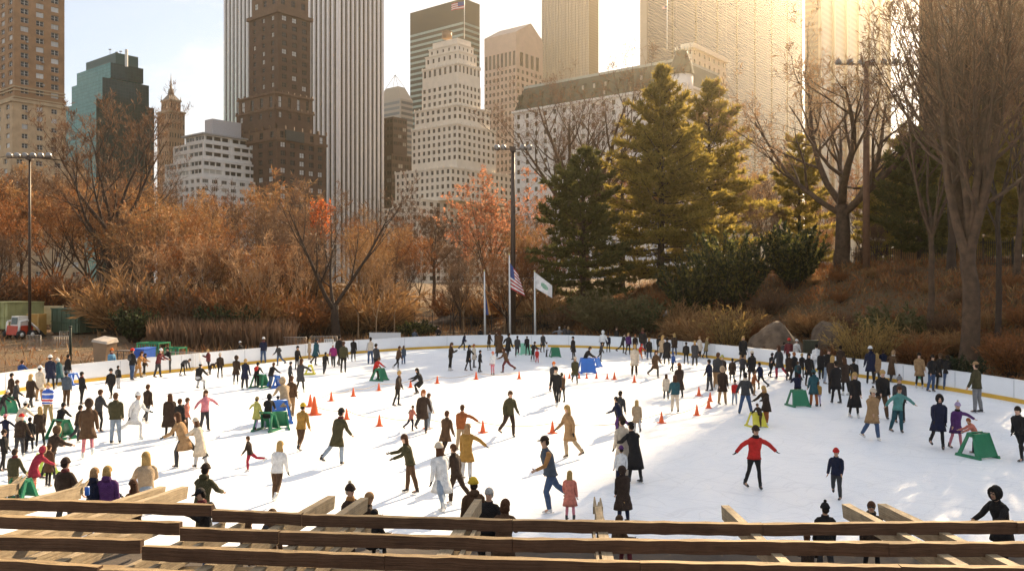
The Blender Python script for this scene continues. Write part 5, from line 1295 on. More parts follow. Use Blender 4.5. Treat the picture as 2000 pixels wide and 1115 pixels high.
for q in recs:
    J=q['J']; me=q['me']; me.name='person'
    skin=SKIN[2] if 'k' in q['opts'] else SKIN[1] if rp.random()<.4 else SKIN[0]
    glove=cloth('black') if 'g' in q['opts'] or rp.random()<.4 else skin
    for m in (skin,eyem,lipm,glove): me.materials.append(m)
    h,u,f=J['head'],J['hup'],J['hfw']; x=u.cross(f)
    for p in me.polygons:
        v=p.center-h; a,b,c=v.dot(x),v.dot(u),v.dot(f)
        if c>.045 and abs(b-.018)<.018 and .018<abs(a)<.055: p.material_index=1
        elif c>.05 and abs(b+.062)<.012 and abs(a)<.03: p.material_index=2
        for sh,el,wr,d,s in J['arms']:
            if (p.center-wr).dot(d)>.005 and (p.center-wr).length<.24: p.material_index=3
    mats=q['opts']
    o=link('person',me); q['o']=o
    zs=[v.co.z for v in me.vertices]; top=J['head'].dot(Vector((0,0,1)))+.13
    hgt_px=q['fy']-q['hy']; want=hgt_px*q['Y']/F
    sc=want/max(top,.5)
    if q['pose'] in('bend','crouch','sit') : sc=min(1.0,want/max(top,.4))
    sc=max(.5,min(1.1,sc))
    o.location=(X_at(q['px'],q['Y']),q['Y'],.008); 
    if 'z' in q['opts']: # raised person: height taken from the head
        zz=float(q['opts'].split('z')[1].split(',')[0]); o.location.z=zz
    o.rotation_euler=(0,0,radians(q['face'])); o.scale=(sc,sc,sc)
    gar=q['gar']; style={'jacket':'jacket','puffer':'jacket','sweater':'jacket','jersey':'jacket','coat':'coat','parka':'coat','long':'long','vest':'vest','dress':'dress'}[gar]
    hood=gar in('parka',) or 'h' in q['opts'].split('z')[0]
    jm=jacket_mb(J,style,rp,gar=='puffer' or 'p' in q['opts'],hood and q['hd']!='hoodup','f' in q['opts'])
    sl=cloth('charcoal' if q['opts'].find('b')<0 else 'camel')
    ms=[cloth(q['tcol']),sl,furm]
    if gar=='jersey': ms[0]=JER
    if gar=='vest' and 'b' not in q['opts']: ms[1]=cloth('pale')
    jo=jm.build('sleeved_coat' if style in('coat','long') else 'dress' if style=='dress' else 'jacket',ms,o)
    lg=q['leg']; tr=trousers_mb(J,.8 if lg in('pink','lilac','black','white') else 1.05); tr.build('trousers',cloth(lg),o)
    hh=head_mb(J,q['hd'],rp); c2=cloth('white') if q['hc'] in('pink',) and 'pom' in q['hd'] else furm if q['hd']=='hoodup' and 'f' in q['opts'] else cloth({'beanielong':'chestnut','pomlong':'blond'}.get(q['hd'],'dark' if q['hd']!='hoodup' else q['hc']))
    if q['hd']=='pom' : c2=cloth(rp.choice(('cream','dark','chestnut')))
    hh.build('hat' if q['hd'] in('beanie','pom','beanielong','pomlong','cap','helmet') else 'hood' if q['hd']=='hoodup' else 'hair',[cloth(q['hc']),c2],o)
    bm_=bootw if rp.random()<.3 else bootb
    for hp,kn,an,ff,s in J['legs']: skate_mb(an,ff,s).build('ice_skate',[bm_,bladem],o)
    if 'B' in q['opts'] or (rp.random()<.09 and q['gar'] in('jacket','puffer') and q['pose'] not in ('bend','crouch','push')):
        mb=MB(); c=J['chest']-f*0; bk=Vector((0,1,0)); bk=(bk-J['up']*bk.dot(J['up'])).normalized(); M=Matrix((Vector((1,0,0)),bk,J['up'])).transposed()
        mb.ell(J['chest']+bk*.18-J['up']*.06,(.14,.09,.2),0,10,8,M); mb.ell(J['chest']+bk*.25-J['up']*.12,(.1,.05,.1),0,8,6,M); mb.build('backpack',cloth('red' if 'R' in q['opts'] else 'charcoal'),o)
    scf=rp.random()<.2
    if ('S' in q['opts'] or scf) and q['hd']!='hoodup':
        mb=MB(); mb.loft([[J['neck']+J['up']*zz+Vector((cos(a)*r1,sin(a)*r1,0)) for a in [2*pi*j/10 for j in range(10)]] for zz,r1 in ((-.03,.1),(.0,.105),(.05,.095),(.07,.075))],0); mb.build('scarf',cloth(rp.choice(('charcoal','cream','maroon','grey','black','camel'))),o)
    if 'X' in q['opts']: # sunglasses
        mb=MB(); M=Matrix((x,-f,u)).transposed()
        for s in(-1,1): mb.ell(h+M@Vector((s*.036,-.098,.018)),(.034,.012,.024),0,8,5,M)
        mb.box(h+M@Vector((0,-.1,.022)),(.16,.008,.008),0,M); mb.build('sunglasses',bootb,o)
    PEOPLE_OBJ.append(q)
# labels: clothing, hair or hat, then place; ties are settled by order from the left
PCW.update(sky='light blue',khaki='sandy',gold='mustard')
def zone(q):
    px,fy=q['px'],q['fy']
    if q['Y']<18.6: return 'behind the front rafters'
    dw=min([abs(fy-pb) for a,pb in BASE if abs(a-px)<90] or [99])
    if dw<14: return 'at the '+('far left' if px<300 else 'left' if px<620 else 'back' if px<1280 else 'right' if px<1700 else 'far right')+' boards'
    a,b,n=min(LANDMARKS,key=lambda l:(l[0]-px)**2+((l[1]-fy)*3)**2)
    return ('left of ' if px<a-12 else 'right of ' if px>a+12 else 'behind ' if fy<b else 'in front of ')+n
def words(q,lv):
    kid='child' if q['hgt']<1.36 and q['pose'] not in('bend','crouch','sit','push','lean') else 'person'
    hd=HEADW[q['hd']]; hd=hd%cw_(q['hc']) if '%' in hd else hd
    lg='jeans' if q['leg']=='denim' else 'pale jeans' if q['leg']=='paledenim' else cw_(q['leg'])+' trousers'
    p=['%s in %s %s'%(kid,cw_(q['tcol']),GARW[q['gar']])]
    if lv>=1: p.append(hd)
    if lv>=2: p.append(lg)
    return ', '.join(p+[zone(q)])
LABS={}
for q in PEOPLE_OBJ:
    q['hgt']=(q['fy']-q['hy'])*q['Y']/F
    q['L']=q['lab'] or next(l for l in (words(q,2),words(q,1),words(q,0)) if len(l.split())<=16)
    LABS.setdefault(q['L'],[]).append(q)
for l,qs in LABS.items():
    if len(qs)>1:
        qs.sort(key=lambda q:q['px'])
        for i,q in enumerate(qs):
            o_='leftmost' if i==0 else 'rightmost' if i==len(qs)-1 else 'middle one'
            q['L']=next(z for z in ('%s, %s'%(l,o_),'%s, %s'%(words(q,1),o_),'%s, %s'%(words(q,0),o_)) if len(z.split())<=16)
for q in PEOPLE_OBJ: tag(q['o'],q['L'],'person','skaters and onlookers at the rink')
# ---------------------------------------------------------------- pergola in the foreground
def woodmat(name,c1,c2,dark=.5):
    m,t,b=nt(name); tc=N(t,'ShaderNodeTexCoord'); mp=N(t,'ShaderNodeMapping'); mp.inputs['Scale'].default_value=(1.2,22,22); t.links.new(tc.outputs['UV'],mp.inputs[0])
    mp.inputs['Scale'].default_value=(.9,30,1)
    f1=ramp(t,noise_tex(t,1.6,8,mp.outputs[0],.65),.3,.7); f2=ramp(t,noise_tex(t,5,6,tc.outputs['Object'],.6),.35,.7); mp2=N(t,'ShaderNodeMapping'); mp2.inputs['Scale'].default_value=(1.6,70,1); t.links.new(tc.outputs['UV'],mp2.inputs[0]); f3=ramp(t,noise_tex(t,1.2,5,mp2.outputs[0],.7),.56,.63)
    c=mixc(t,f1,c1,c2); c=mixc(t,mth(t,'MULTIPLY',f2,.5),c,tuple(x*dark for x in c1))
    c=mixc(t,mth(t,'MULTIPLY',f3,.65),c,tuple(x*.3 for x in c1))
    t.links.new(c,b.inputs['Base Color']); b.inputs['Roughness'].default_value=.8; b.inputs['Specular IOR Level'].default_value=.25
    bp=N(t,'ShaderNodeBump'); bp.inputs['Strength'].default_value=.6; bp.inputs['Distance'].default_value=.01; t.links.new(f1,bp.inputs['Height']); t.links.new(bp.outputs[0],b.inputs['Normal'])
    return m
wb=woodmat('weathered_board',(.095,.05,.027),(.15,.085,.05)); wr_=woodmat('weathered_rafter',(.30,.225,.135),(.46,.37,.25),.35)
wtop=woodmat('sunlit_board_edge',(.30,.20,.10),(.46,.33,.18))  # sunlight painted into the paler colour of the board tops
pg_=empty('pergola',(0,9.5,0)); tag(pg_,'weathered wooden pergola of long boards across rafters along the bottom of the picture','pergola')
def ppart(mb,name,m): me=mb.mesh(name); recenter(me,pg_.location); return link(name,me,m,pg_)
ROWZ=(2.43,2.53,2.63,2.73)
BH=.142
def rowpt(px,py,z): Y=(CAMZ-z)*F/(py-HOR); return Vector((X_at(px,Y),Y,z))
def board(p,q,h=BH,th=.08,rg=None):
    """long board on edge from p to q (top front line), slightly uneven"""
    mb=MB(); d=(q-p); L=d.length; d.normalize(); n=Vector((-d.y,d.x,0)).normalized(); k=max(2,int(L/.16)); rr=random.Random(int(p.x*100)+int(p.y*37))
    rings=[]
    for i in range(k+1):
        c=p+d*(L*i/k); w1=rr.uniform(-.006,.005); w2=rr.uniform(-.008,.005)
        rings.append([c+Vector((0,0,w2)),c+n*th+Vector((0,0,w1)),c+n*th-Vector((0,0,h)),c-Vector((0,0,h+w1))])
    i0=len(mb.v)
    for r_ in rings: mb.v += [tuple(x) for x in r_]
    for a in range(k):
        for j in range(4):
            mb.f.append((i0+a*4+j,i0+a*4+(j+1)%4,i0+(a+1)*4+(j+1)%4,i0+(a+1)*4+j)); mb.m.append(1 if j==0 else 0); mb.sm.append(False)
            v0=(0,.05,.19,.24,.38)[j]; v1=(0,.05,.19,.24,.38)[j+1]; u0=L*a/k+p.x; u1=L*(a+1)/k+p.x; mb.uv.append(((u0,v0),(u0,v1),(u1,v1),(u1,v0)))
    for o in (0,k*4): mb.f.append((i0+o,i0+o+1,i0+o+2,i0+o+3)); mb.m.append(0); mb.sm.append(False); mb.uv.append(((0,0),(.04,0),(.04,.14),(0,.14)))
    return mb
SEG=[[(-60,973,413,986.5),(414,996.5,588,1003.5),(590,1005,1000,1015.5),(1001,1015.5,1490,1023.5),(1491,1023.5,1986,1019),(1988,1020,2080,1018)],
[(-60,1006,350,1021),(351,1031,543,1037.5),(545,1038.7,1000,1052.5),(1001,1052.5,1736,1060.5),(1737,1060.5,2080,1061)],
[(-60,1046,274,1055),(277,1067,750,1085),(751,1085,1250,1098.5),(1251,1098.5,1760,1106.5),(1761,1106.5,2080,1109.5)],
[(-60,1090,190,1107),(193,1111.5,800,1136),(801,1136,1500,1158),(1501,1158,2080,1166)]]
for z,segs in zip(ROWZ,SEG):
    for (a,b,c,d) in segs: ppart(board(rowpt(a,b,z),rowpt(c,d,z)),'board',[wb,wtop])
# rafters: direction toward the far end, sloping gently down to the ice
RD=Vector((.068,1,-.09)).normalized()
def rafter(px,py,w=.10,h=.19,rot=0,rotten=False,L=7.5,Yend=None):
    zt=0
    # top line passes under the boards: solve for the end point on that plane
    Y=12.0
    for _ in range(20):
        zt=ROWZ[0]-BH-.006-.09*(Y-10.6); Y=(CAMZ-zt)*F/(py-HOR)
    e=Vector((X_at(px,Y),Y,zt))
    if Yend: e=e+RD*((Yend-Y)/RD.y)
    mb=MB(); s=e-RD*L; x=Vector((1,-.068,0)).normalized(); u=Vector((0,.09,1)).normalized()
    rr=random.Random(int(px)); k=18; rings=[]
    for i in range(k+1):
        c=s+RD*(L*i/k); j=.006 if not rotten else .006+.03*max(0,i/k-.75)*4
        ww=w/2*(1 if not rotten or i<k-2 else .8)
        hh=h
        rings.append([c-x*ww+u*rr.uniform(-j,j)*.5,c+x*ww+u*rr.uniform(-j,j)*.5,c+x*ww-u*hh,c-x*ww-u*hh])
    if not rotten: # slanted plumb cut at the end
        rings[-1][2]=rings[-1][2]-RD*.05; rings[-1][3]=rings[-1][3]-RD*.05
    i0=0
    for r_ in rings: mb.v += [tuple(v) for v in r_]
    for a in range(k):
        for j in range(4):
            mb.f.append((a*4+j,a*4+(j+1)%4,(a+1)*4+(j+1)%4,(a+1)*4+j)); mb.m.append(0); mb.sm.append(False)
            vv=(0,w,w+h,2*w+h,2*w+2*h); u0=L*a/k+px; u1=L*(a+1)/k+px; mb.uv.append(((u0,vv[j]),(u0,vv[j+1]),(u1,vv[j+1]),(u1,vv[j])))
    for o in (0,k*4): mb.f.append((o,o+1,o+2,o+3)); mb.m.append(0); mb.sm.append(False); mb.uv.append(((0,0),(.1,0),(.1,.19),(0,.19)))
    if rotten: # splintered fork at the tip
        for sx,tl in ((-.36,.34),(.34,.30),(.1,.14)):
            b=e+x*w*sx-u*.05; t_=b+RD*tl*.7+u*(.04+tl*.25)
            mb.hexa([b-x*.03-u*.06,b+x*.03-u*.06,b+x*.03+u*.04,b-x*.03+u*.04],[t_-x*.008,t_+x*.008,t_+x*.008+u*.02,t_-x*.008+u*.02])
    ppart(mb,'rafter',wr_)
for px,py,w,rt in ((-330,928,.11,0),(-160,932,.11,0),(30,942,.13,1),(152,950,.17,1),(318,949,.11,0),(362,949,.11,0),(648,967,.115,0),(712,971,.115,0),(934,974,.11,0),(1168,988,.12,1),(1416,986,.11,0),(1652,983,.12,0),(1722,983,.12,0),(2060,980,.12,0),(2130,980,.12,0)):
    rafter(px,py,w,.19,rotten=bool(rt))
for px,py,w in ((190,1041,.11),(247,1043,.12),(620,1072,.08),(652,1073,.09),(877,1082,.045),(900,1083,.05),(1168,1093,.03),(300,1082,.07),(345,1083,.06),(30,1041,.1)):
    rafter(px,py,w,.14,L=5.2,Yend=10.9)
# beam and posts below
bp_=[Vector((x,9.15-.0022*(x-1)**2*0+.55*((x+7.5)<0),2.06)) for x in (-7.5,7.5)]
def rowbeam(y,z,name='beam'):
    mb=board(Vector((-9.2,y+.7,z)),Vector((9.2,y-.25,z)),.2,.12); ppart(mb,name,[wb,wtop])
rowbeam(8.7,2.245); rowbeam(5.6,2.53)
for x in (-7.6,-3.8,0,3.8,7.6):
    mb=MB(); y=9.0-.0516*(x)+.02; mb.box((x,y,1.0),(.16,.16,2.06)); ppart(mb,'post',wb)
    mb=MB(); y=5.88-.0516*(x)+.02; mb.box((x,y,1.14),(.16,.16,2.3)); ppart(mb,'post',wb)

def rafter_top(px,py):
    Y=12.0
    for _ in range(20): zt=ROWZ[0]-BH-.006-.09*(Y-10.6); Y=(CAMZ-zt)*F/(py-HOR)
    return Vector((X_at(px,Y),Y,zt))
# ---------------------------------------------------------------- cones, ropes, skating aids
coneo=mat('cone_orange',(.72,.11,.025),.5,.12,6); conew=mat('cone_collar',(.75,.6,.5),.5,.1)
def cone_obj(px,py,hpx,label):
    p=G(px,py); h=hpx/(py-HOR)*CAMZ; e=empty('traffic_cone',p,R.uniform(0,1.5)); s=h/.45; e.scale=(s,s,s)
    tag(e,label,'cone','orange cones marking the middle of the rink')
    mb=MB(); mb.box((0,0,.018),(.27,.27,.03)); mb.build('base',coneo,e)
    mb=MB(); mb.tube([(0,0,.03),(0,0,.05),(0,0,.2),(0,0,.44),(0,0,.455)],[.115,.10,.068,.024,.018],12); mb.build('cone_body',coneo,e)
    return e
CONES=[(606,794,24,'orange cone just behind the tallest cone'),(614,810,36,'tallest orange cone, left end of the ring'),(647,783,18,'orange cone between the tallest pair and the left cone row'),(690,774,17,'orange cone second from left in the back arc'),(740,763,15,'orange cone in front of the red rider on the green aid'),(802,757,15,'orange cone between the two skaters reaching for each other'),(854,749,15,'orange cone in the back arc behind the crouching skater in black'),(930,741,15,'orange cone in the back arc below the cream coat'),(1014,740,15,'orange cone in the back arc left of the skater with orange hat'),(677,819,21,'small orange cone at the left end of the front rope'),(741,832,22,'orange cone with something pale beside it on the front rope'),(835,837,24,'orange cone hidden behind the skater with a child on the front rope'),(943,845,24,'orange cone on the front rope right of the rust jacket'),(1079,846,24,'orange cone on the front rope in the middle of the rink'),(1292,826,22,'orange cone alone on the right end of the front rope'),(1361,811,21,'orange cone nearest the camera of the right cones'),(1384,797,20,'orange cone in front of its twin by the man with a child in red'),(1387,784,18,'orange cone behind its twin by the man with a child in red'),(1365,773,18,'orange cone farthest back of the right cones'),(1239,747,15,'orange cone below the cream coat at the right end of the back arc'),(1102,739,10,'first small cone from left in the line of small cones'),(1112,739,11,'second small cone in the line, left of the olive parka'),(1131,739,11,'small cone in the line just right of the olive parka'),(1146,739,11,'small cone in the line below the blue aid'),(1165,739,11,'small cone in the line right of the blue aid'),(1186,740,11,'second small cone from right in the line'),(1200,741,15,'larger cone ending the line of small cones at right')]
for c in CONES: cone_obj(*c)
ropem=mat('rope_tan',(.42,.33,.24),.9,.2,20)
def rope(pts,label):
    mb=MB(); W=[]
    for (a,b),(c,d) in zip(pts[:-1],pts[1:]):
        p=G(a,b)+Vector((0,0,.36)); q=G(c,d)+Vector((0,0,.36)); n=8; sag=min(.3,.05*(q-p).length)
        for k in range(n): u=k/n; W.append(p.lerp(q,u)-Vector((0,0,4*sag*u*(1-u))))
    W.append(G(*pts[-1])+Vector((0,0,.36))); o=W[0].copy(); mb.tube([w-o for w in W],.013,5)
    ob=mb.build('rope',ropem); ob.location=o; tag(ob,label,'rope')
rope([(614,810),(677,819),(741,832),(835,837),(943,845),(1079,846),(1292,826),(1361,811),(1384,797)],'tan rope sagging from cone to cone along the front of the cone ring')
rope([(606,794),(647,783),(690,774),(740,763),(802,757),(854,749),(930,741),(1014,740)],'tan rope strung along the back arc of cones')
AC=dict(green=(.012,.16,.075),blue=(.03,.14,.5),yellow=(.62,.55,.05),mint=(.25,.6,.42),lime=(.45,.6,.08))
def aid(px,py,hpx,face,c,label,wide=1.0):
    p=G(px,py); h=hpx/(py-HOR)*CAMZ; e=empty('skating_aid',p,radians(face)); s=h/.8; e.scale=(s*wide,s,s); tag(e,label,'skating aid','moulded plastic skating aids')
    m=mat('aid_'+c,AC[c],.4,.1,3)
    # two side frames with an opening, joined by a front panel and a top bar; skids below
    for sx in (-1,1):
        mb=MB(); x0=sx*.30
        def pt(y,z,xx): return (xx+sx*(.8-z)*.12,y,z)
        for (a,b) in (((-.42,.04),(-.18,.76)),((.42,.04),(.12,.72))):
            q=[pt(a[0],a[1],x0),pt(a[0]+.14*(1 if a[0]<0 else -1),a[1],x0),pt(b[0]+.10*(1 if a[0]<0 else -1),b[1],x0),pt(b[0],b[1],x0)]
            mb.hexa([Vector(v)-Vector((.025,0,0)) for v in q],[Vector(v)+Vector((.025,0,0)) for v in q])
        mb.hexa([Vector(pt(y,z,x0))-Vector((.025,0,0)) for y,z in ((-.2,.66),(.14,.66),(.12,.76),(-.18,.78))],[Vector(pt(y,z,x0))+Vector((.025,0,0)) for y,z in ((-.2,.66),(.14,.66),(.12,.76),(-.18,.78))])
        mb.hexa([Vector(pt(y,z,x0))-Vector((.04,0,0)) for y,z in ((-.48,.0),(.48,.0),(.46,.09),(-.46,.09))],[Vector(pt(y,z,x0))+Vector((.04,0,0)) for y,z in ((-.48,.0),(.48,.0),(.46,.09),(-.46,.09))])
        mb.build('side_frame',m,e)
    mb=MB(); fr=[(-.36,-.40,.06),(.36,-.40,.06),(.285,-.17,.76),(-.285,-.17,.76)]
    mb.hexa([Vector(v) for v in fr],[Vector(v)+Vector((0,.05,.01)) for v in fr]); mb.build('front_panel',m,e)
    mb=MB(); mb.tube([(-.31,.10,.76),(.31,.10,.76)],.035,8); mb.build('push_bar',m,e)
    return e
AIDS=[(10,808,34,60,'green','green skating aid at the left edge of the picture'),(118,857,40,150,'green','green skating aid pushed by a child in black below the striped jersey'),(142,752,24,-100,'blue','blue skating aid against the boards at far left'),(40,976,44,165,'green','green skating aid in front of the sandy trousers at lower left'),(84,925,40,140,'lime','lime yellow skating aid behind the crimson parka'),(507,757,27,160,'green','green skating aid of the child with red backpack'),(537,757,25,130,'blue','blue skating aid pushed by the person in black and jeans'),(520,841,38,165,'green','green skating aid beside the lilac trousers'),(545,838,36,-160,'green','green skating aid right of the black hooded parka'),(541,826,46,-150,'blue','blue skating aid below the beige parka'),(605,731,19,100,'yellow','yellow skating aid behind the teal parka'),(741,743,25,70,'green','green skating aid with the child in red'),(814,681,17,150,'green','small green skating aid at the back boards under the blue jacket'),(1024,692,22,20,'mint','pale mint skating aid in the far crowd near the flagpoles'),(1084,697,19,10,'green','green skating aid with white side below the three friends at the back'),(1146,728,30,10,'blue','big blue skating aid behind the line of small cones'),(1163,717,20,60,'blue','smaller blue skating aid behind the big blue one'),(1558,793,33,10,'green','green skating aid in front of the navy jacket at right'),(1477,833,29,20,'yellow','yellow skating aid with a child at right of the cones'),(1607,727,16,0,'yellow','small yellow skating aid in the right hand crowd'),(1909,892,49,20,'green','large green skating aid at right beside the purple child')]
for a in AIDS: aid(*a)
# ---------------------------------------------------------------- flagpoles
polem=mat('pole_white',(.7,.7,.68),.4,.05); tipm=mat('pole_tip',(.5,.4,.15),.4)
def flagpole(px,pyb,pyt,Y,kind,label):
    g=gz(px,Y); h=Z_at(pyt,Y)-g.z; e=empty('flagpole',g,0); e.rotation_euler=(0,radians(-.6),0); tag(e,label,'flagpole')
    mb=MB(); mb.tube([(0,0,-.3),(0,0,h*.5),(0,0,h)],[.10,.085,.05],10); mb.build('pole',polem,e)
    mb=MB(); mb.ell((0,0,h+.07),(.09,.09,.09)); mb.build('finial',tipm,e)
    fl=MB(); n,mm=12,13
    if kind=='us': W,Hh,zt=1.25,2.9,h-.7
    elif kind=='side': W,Hh,zt=.5,2.2,h-1.6
    else: W,Hh,zt=1.45,1.35,h-.05
    for i in range(n):
        for j in range(mm):
            def q(a,b):
                u=a/n; v=b/mm
                if kind=='us': return (.06+u*W*(.55+.5*v),sin(u*7+v*2)*.12,zt-v*Hh*.78-u*.95*(1-.25*v))
                if kind=='side': return (.06+u*W*v,sin(u*7)*.1,zt-v*Hh)
                return (.06+u*W,sin(u*6+v)*.12,zt-u*1.15-v*Hh*(1-.2*u))
            if kind=='us': mi=2 if (i<5 and j<7) else j%2
            elif kind=='side': mi=2 if i<7 else 3
            else: mi=4 if ((i-6)/2.4)**2+((j-6)/3)**2<1 else 1
            fl.quad(q(i,j),q(i,j+1),q(i+1,j+1),q(i+1,j),mi,smooth=True)
    fl.build('flag_cloth',[flr,flw,flb,mat('flag_orange',(.5,.25,.08)),mat('flag_green',(.25,.42,.3))],e)
flagpole(947.5,650,530,74.5,'side','white flagpole left of the other two, blue flag hanging limp')
flagpole(996.5,648,498,75,'us','tallest white flagpole with red and white striped flag drooping')
flagpole(1045.5,655,531,74,'white','white flagpole at right with white flag bearing a green emblem')
# ---------------------------------------------------------------- floodlight poles
pm_=mat('pole_bronze',(.055,.035,.025),.5,.15); lampm=mat('floodlight_metal',(.25,.24,.23),.35,.1,metal=.5); lensm=mat('floodlight_glass',(.6,.6,.58),.1,.05)
def floodpole(px,Y,pytop,r,lamps,label,span,pm_=pm_):
    g=gz(px,Y); h=Z_at(pytop,Y)-g.z; e=empty('floodlight_pole',g); tag(e,label,'light pole')
    mb=MB(); mb.tube([(0,0,-.3),(0,0,h*.6),(0,0,h)],[r*1.25,r*1.05,r*.8],10); mb.build('pole',pm_,e)
    mb=MB(); mb.tube([(-span,0,h),(span,0,h)],.06,6); mb.box((0,0,h),(.5,.5,.45)); mb.build('crossarm',pm_,e)
    for k in range(lamps):
        x=-span+2*span*k/(lamps-1)
        if abs(x)<.35: continue
        s=1 if x>0 else -1; f=MB(); M=Matrix.Rotation(s*.35,3,'Y')@Matrix.Rotation(.7,3,'X')
        def q(v): return Vector((x,-.12,h+.16))+M@Vector(v)
        f.loft([[q((cos(2*pi*j/10)*rr,sin(2*pi*j/10)*rr,z)) for j in range(10)] for z,rr in ((.28,.08),(.2,.2),(.02,.27),(-.12,.30))],0)
        f.loft([[q((cos(2*pi*j/10)*rr,sin(2*pi*j/10)*rr,z)) for j in range(10)] for z,rr in ((-.12,.28),(-.135,.28))],1)
        f.tube([(x,0,h),q((0,0,.1))],.04,5,0); f.build('floodlight',[lampm,lensm],e)
floodpole(58,76,308,.11,6,'slim rusty floodlight pole with six lamps at far left',1.75)
floodpole(1002,79,292,.21,6,'tall dark floodlight pole with a row of lamps, centre',1.5)
floodpole(1692,72,126,.24,6,'thick floodlight pole by the crooked oak, lamps lost in glare',2.4,mat('pole_rust',(.17,.09,.055),.6,.2))
# ---------------------------------------------------------------- work yard at left
def boxthing(name,label,cat,px,py,w,d,h,rz,m,Y=None,detail=None):
    p=gz(px,Y); e=empty(name,p,radians(rz)); tag(e,label,cat); return e
def container(px,Y,w,d,h,rz,label,c1):
    e=empty('dumpster_container',gz(px,Y),radians(rz)); tag(e,label,'container')
    m=mat(c1[0],c1[1],.6,.25,.8); mb=MB(); mb.box((0,0,h/2+.12),(w,d,h)); mb.build('body',m,e)
    mb=MB()
    k=-w/2+.15
    while k<w/2: mb.box((k,-d/2-.03,h/2+.12),(.09,.06,h-.1)); k+=.62
    k=-d/2+.2
    while k<d/2-.1: mb.box((w/2+.03,k,h/2+.12),(.06,.09,h-.1)); k+=.62
    mb.box((0,-d/2-.05,h+.08),(w,.1,.1)); mb.box((w/2+.05,0,h+.08),(.1,d,.1)); mb.box((0,-d/2-.045,h*.5),(w,.09,.08)); mb.build('rib',m,e,kind=None)
    mb=MB()
    for x in(-w*.4,w*.4): mb.tube([(x,-d/2,.1),(x,-d/2+.2,.1)],.1,8)
    mb.build('roller',mat('iron_dark',(.04,.045,.04)),e)
    return e
container(152,82,3.6,2.9,2.3,-24,'dark green ribbed dumpster container with a pale sunlit end at left',('container_green',(.07,.11,.07)))
container(20,83,5.0,3.6,2.55,-28,'faded yellow green container behind the small loader',('container_olive',(.34,.34,.15)))
e=empty('site_panel',gz(97,86),radians(-6)); tag(e,'pale site hoarding panel streaked with branch shadows between the containers','panel')
mb=MB(); mb.box((0,0,1.2),(2.9,.06,1.9)); mb.build('sheet',mat('panel_cream',(.55,.46,.3),.8,.2,1.5),e)
mb=MB(); [mb.box((x,.09,.95),(.08,.1,2.5)) for x in(-1.4,0,1.4)]; mb.build('frame',mat('iron_dark',(.04,.045,.04)),e)
e=empty('plywood_crate',gz(72,80),radians(-12)); tag(e,'upright ochre plywood crate beside the loader arm','crate')
mb=MB(); mb.box((0,0,1.05),(1.25,1.0,1.95)); mb.build('body',mat('plywood_ochre',(.42,.24,.06),.7,.2,1.2),e)
mb=MB(); [mb.box((x,-.53,1.05),(.09,.05,1.97)) for x in(-.6,.6)]; mb.box((0,-.53,2.0),(1.11,.05,.08)); mb.box((0,-.53,.12),(1.11,.05,.08)); mb.build('batten',mat('batten_tan',(.5,.33,.12)),e)
# skid steer loader
e=empty('skid_loader',gz(37,76),radians(-25)); tag(e,'small red and white skid steer loader with dark cab window','loader')
rd_=mat('loader_red',(.5,.05,.02),.4,.1); wt_=mat('loader_white',(.7,.68,.62),.4,.08); blk=mat('rubber_black',(.02,.02,.02),.8)
mb=MB(); mb.hexa([Vector(v) for v in((-.75,-.7,.35),(.75,-.7,.35),(.75,.9,.35),(-.75,.9,.35))],[Vector(v) for v in((-.72,-.6,1.15),(.72,-.6,1.15),(.72,.8,1.15),(-.72,.8,1.15))]); mb.build('body',rd_,e)
mb=MB(); mb.hexa([Vector(v) for v in((-.5,-.45,1.15),(.5,-.45,1.15),(.5,.7,1.15),(-.5,.7,1.15))],[Vector(v) for v in((-.46,-.35,2.0),(.46,-.35,2.0),(.46,.6,2.0),(-.46,.6,2.0))]); ob=mb.build('cab',wt_,e)
mb=MB(); mb.hexa([Vector(v) for v in((-.4,-.47,1.28),(.4,-.47,1.28),(.4,-.44,1.3),(-.4,-.44,1.3))],[Vector(v) for v in((-.37,-.4,1.88),(.37,-.4,1.88),(.37,-.36,1.88),(-.37,-.36,1.88))]); mb.build('window',glassmat('loader_glass',(.03,.06,.06),(.1,.15,.15)),ob)
for s in(-1,1):
    mb=MB(); mb.tube([(s*.82,-.5,1.5),(s*.82,.2,1.65),(s*.82,1.1,.9),(s*.82,1.5,.4)],[.1,.11,.1,.08],6); mb.tube([(s*.82,-.6,.5),(s*.82,-.5,1.5)],.1,6); mb.build('lift_arm',wt_,e)
    for y in(-.45,.55):
        mb=MB(); mb.tube([(s*.78,y,.38),(s*1.05,y,.38)],.38,14); wh=mb.build('wheel',blk,e); mb=MB(); mb.tube([(s*1.03,y,.38),(s*1.07,y,.38)],.18,10); mb.build('rim',wt_,wh)
mb=MB(); mb.hexa([Vector(v) for v in((-.95,1.4,.1),(.95,1.4,.1),(.95,2.0,.08),(-.95,2.0,.08))],[Vector(v) for v in((-.95,1.35,.7),(.95,1.35,.7),(.95,1.5,.6),(-.95,1.5,.6))]); mb.build('bucket',blk,e)
def barricade(px,Y,w,rz,label):
    e=empty('crowd_barrier',gz(px,Y),radians(rz)); tag(e,label,'barrier'); mm=mat('galvanised',(.42,.38,.34),.45,.15,2,metal=.4)
    mb=MB(); mb.tube([(-w/2,0,.05),(-w/2,0,1.1),(w/2,0,1.1),(w/2,0,.05)],.022,6); mb.tube([(-w/2,0,.2),(w/2,0,.2)],.02,5); mb.build('frame',mm,e)
    mb=MB(); k=-w/2+.12
    while k<w/2: mb.tube([(k,0,.2),(k,0,1.1)],.009,4); k+=.12
    mb.build('bar_infill',mm,e)
    for x in(-w*.35,w*.35): mb=MB(); mb.tube([(x,-.3,.0),(x,0,.06),(x,.3,0)],.02,5); mb.build('foot',mm,e)
